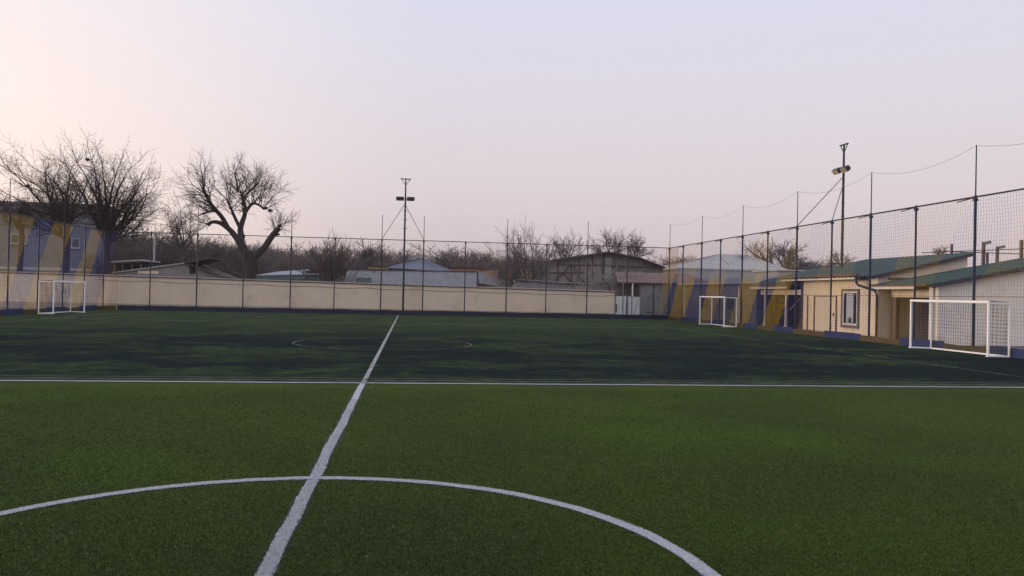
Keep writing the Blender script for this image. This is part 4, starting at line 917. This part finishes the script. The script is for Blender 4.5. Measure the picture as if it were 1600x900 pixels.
make_tree('bare_tree', (at(1226, 440, 94.).x, 94, 0), s_, M_farbark, 'wide brown bare tree above the pale annex, left of the right mast', 'trees behind the hall')
# brush pile by the barn
rg = random.Random(2); q = MB()
for _ in range(90):
    p = flat(rg.uniform(905, 985), rg.uniform(436, 450), 68.+rg.random()); d = Vector((rg.gauss(.4, 1), rg.gauss(0, .4), rg.gauss(.5, .5))).normalized()*rg.uniform(.8, 2.4); q.tube([p, p+d*.5+Vector((0, 0, rg.uniform(-.1, .1))), p+d], [.04, .03, .01], 4)
q.box(flat(900, 450, 68.).x, flat(985, 450, 68.).x, 68.1, 68.9, 0, flat(940, 447, 68.).z)
o = q.build('brush_pile', M_barkp); tag(o, 'heap of cut grey branches before the plank barn', 'brush pile', kind='stuff')
# far treeline made of individual trees sharing a few meshes
protos = []
for sd_ in (1, 2, 3, 4):
    rg = random.Random(sd_*101); segs = []; Hh = 9.
    PF = dict(n=4, wig=.14, up=[.1, .08, .06, .05, .04], taper=[.5, .4, .4, .4, .3], kids=[4, 5, 5, 5], ang=[(20, 50), (25, 55), (25, 60), (25, 65)], lr=[(.55, .8), (.5, .75), (.5, .75), (.5, .75)], rr=(.45, .65), rmin=.016)
    PF['from'] = [.15, .15, .1, .1]
    if sd_ % 2: grow(segs, (0, 0, 0), (rg.gauss(0, .06), 0, 1), Hh*.42, .22, 0, PF, rg)
    else:
        for k in range(3): grow(segs, (rg.uniform(-.3, .3), 0, 0), (rg.gauss(0, .25), rg.gauss(0, .25), 1), Hh*.36, .15, 0, PF, rg)
    hi = max(p[:, 2].max() for l, p, r_ in segs)
    me_t = poly_mesh('trunk', [(p, r_) for l, p, r_ in segs if l <= 1], M_farbark); me_c = poly_mesh('crown', [(p, r_) for l, p, r_ in segs if l > 1], M_farbark)
    protos.append((me_t.data, me_c.data, hi)); bpy.data.objects.remove(me_t); bpy.data.objects.remove(me_c)
def far_tree(px, ptop, Y, k, label, group, rz, wid=1.0):
    mt_, mc, hi = protos[k]; t_ = at(px, ptop, Y); sc = t_.z/hi
    root = empty('far_tree', (t_.x, Y, 0), label, 'tree', group); root.scale = (sc*wid, sc*wid, sc); root.rotation_euler = (0, 0, rz)
    for nm, me in (('trunk', mt_), ('crown', mc)):
        o = bpy.data.objects.new(nm, me); COL.objects.link(o); o.parent = root
rg = random.Random(12)
def row(xa_, xb_, step, tops, Y0, Y1, label, group, wid=1.3):
    x = xa_
    while x < xb_:
        t = (x-xa_)/(xb_-xa_); i = min(len(tops)-2, int(t*(len(tops)-1))); f = t*(len(tops)-1)-i; py = tops[i]+(tops[i+1]-tops[i])*f
        far_tree(x, py+rg.uniform(-5, 8), rg.uniform(Y0, Y1), rg.randrange(4), label, group, rg.uniform(0, 6.28), wid*rg.uniform(.85, 1.2)); x += step*rg.uniform(.7, 1.3)
row(176, 400, 11, [352, 350, 360, 368, 372], 86, 97, 'dark bare tree in the thicket behind the grey gabled shed', 'trees in the left thicket', 1.5)
row(180, 400, 13, [372, 375, 385, 392, 392], 82, 86, 'low dark bare tree at the front of the left thicket', 'low trees in the left thicket', 1.6)
row(400, 640, 10, [378, 380, 376, 388], 112, 132, 'hazy bare tree in the far line between pollarded tree and blue roof', 'far trees left of the blue roof', 1.6)
row(405, 640, 9, [396, 396, 396, 402], 100, 112, 'low hazy bare tree under the far line left of the blue roof', 'low far trees left of the blue roof', 1.7)
row(640, 840, 11, [392, 386, 384, 392, 395], 118, 140, 'hazy bare tree in the far line between blue roof and barn', 'far trees right of the blue roof', 1.6)
row(690, 840, 10, [403, 402, 404], 104, 116, 'low hazy bare tree behind the orange brick house', 'low far trees behind the brick house', 1.7)
row(1000, 1130, 12, [400, 398, 396, 392], 108, 130, 'hazy bare tree seen between the barn and the grey hip roof', 'far trees between barn and hall', 1.5)
row(1150, 1330, 15, [400, 400, 402, 404], 112, 130, 'hazy low bare tree behind the grey hall and right mast', 'far trees behind the hall', 1.5)
row(-60, 180, 20, [385, 385], 100, 115, 'bare tree glimpsed behind the flat roofed apartment block', 'trees behind the block', 1.4)

# ------------------------------------------------------------------ air
q = MB(); q.box(-170, 170, -12, 200, -1.0, 40)
hz = q.build('haze', None); hz.data.materials.clear()
hm = bpy.data.materials.new('haze_air'); hm.use_nodes = True; hm.node_tree.nodes.clear()
ho = hm.node_tree.nodes.new('ShaderNodeOutputMaterial'); hv = hm.node_tree.nodes.new('ShaderNodeVolumePrincipled')
hv.inputs['Color'].default_value = (.80, .74, .78, 1); hv.inputs['Density'].default_value = .00022; hv.inputs['Anisotropy'].default_value = .2
hm.node_tree.links.new(hv.outputs[0], ho.inputs['Volume']); hz.data.materials.append(hm); hz['kind'] = 'stuff'
tag(hz, 'thin pale evening haze filling the air', 'haze')
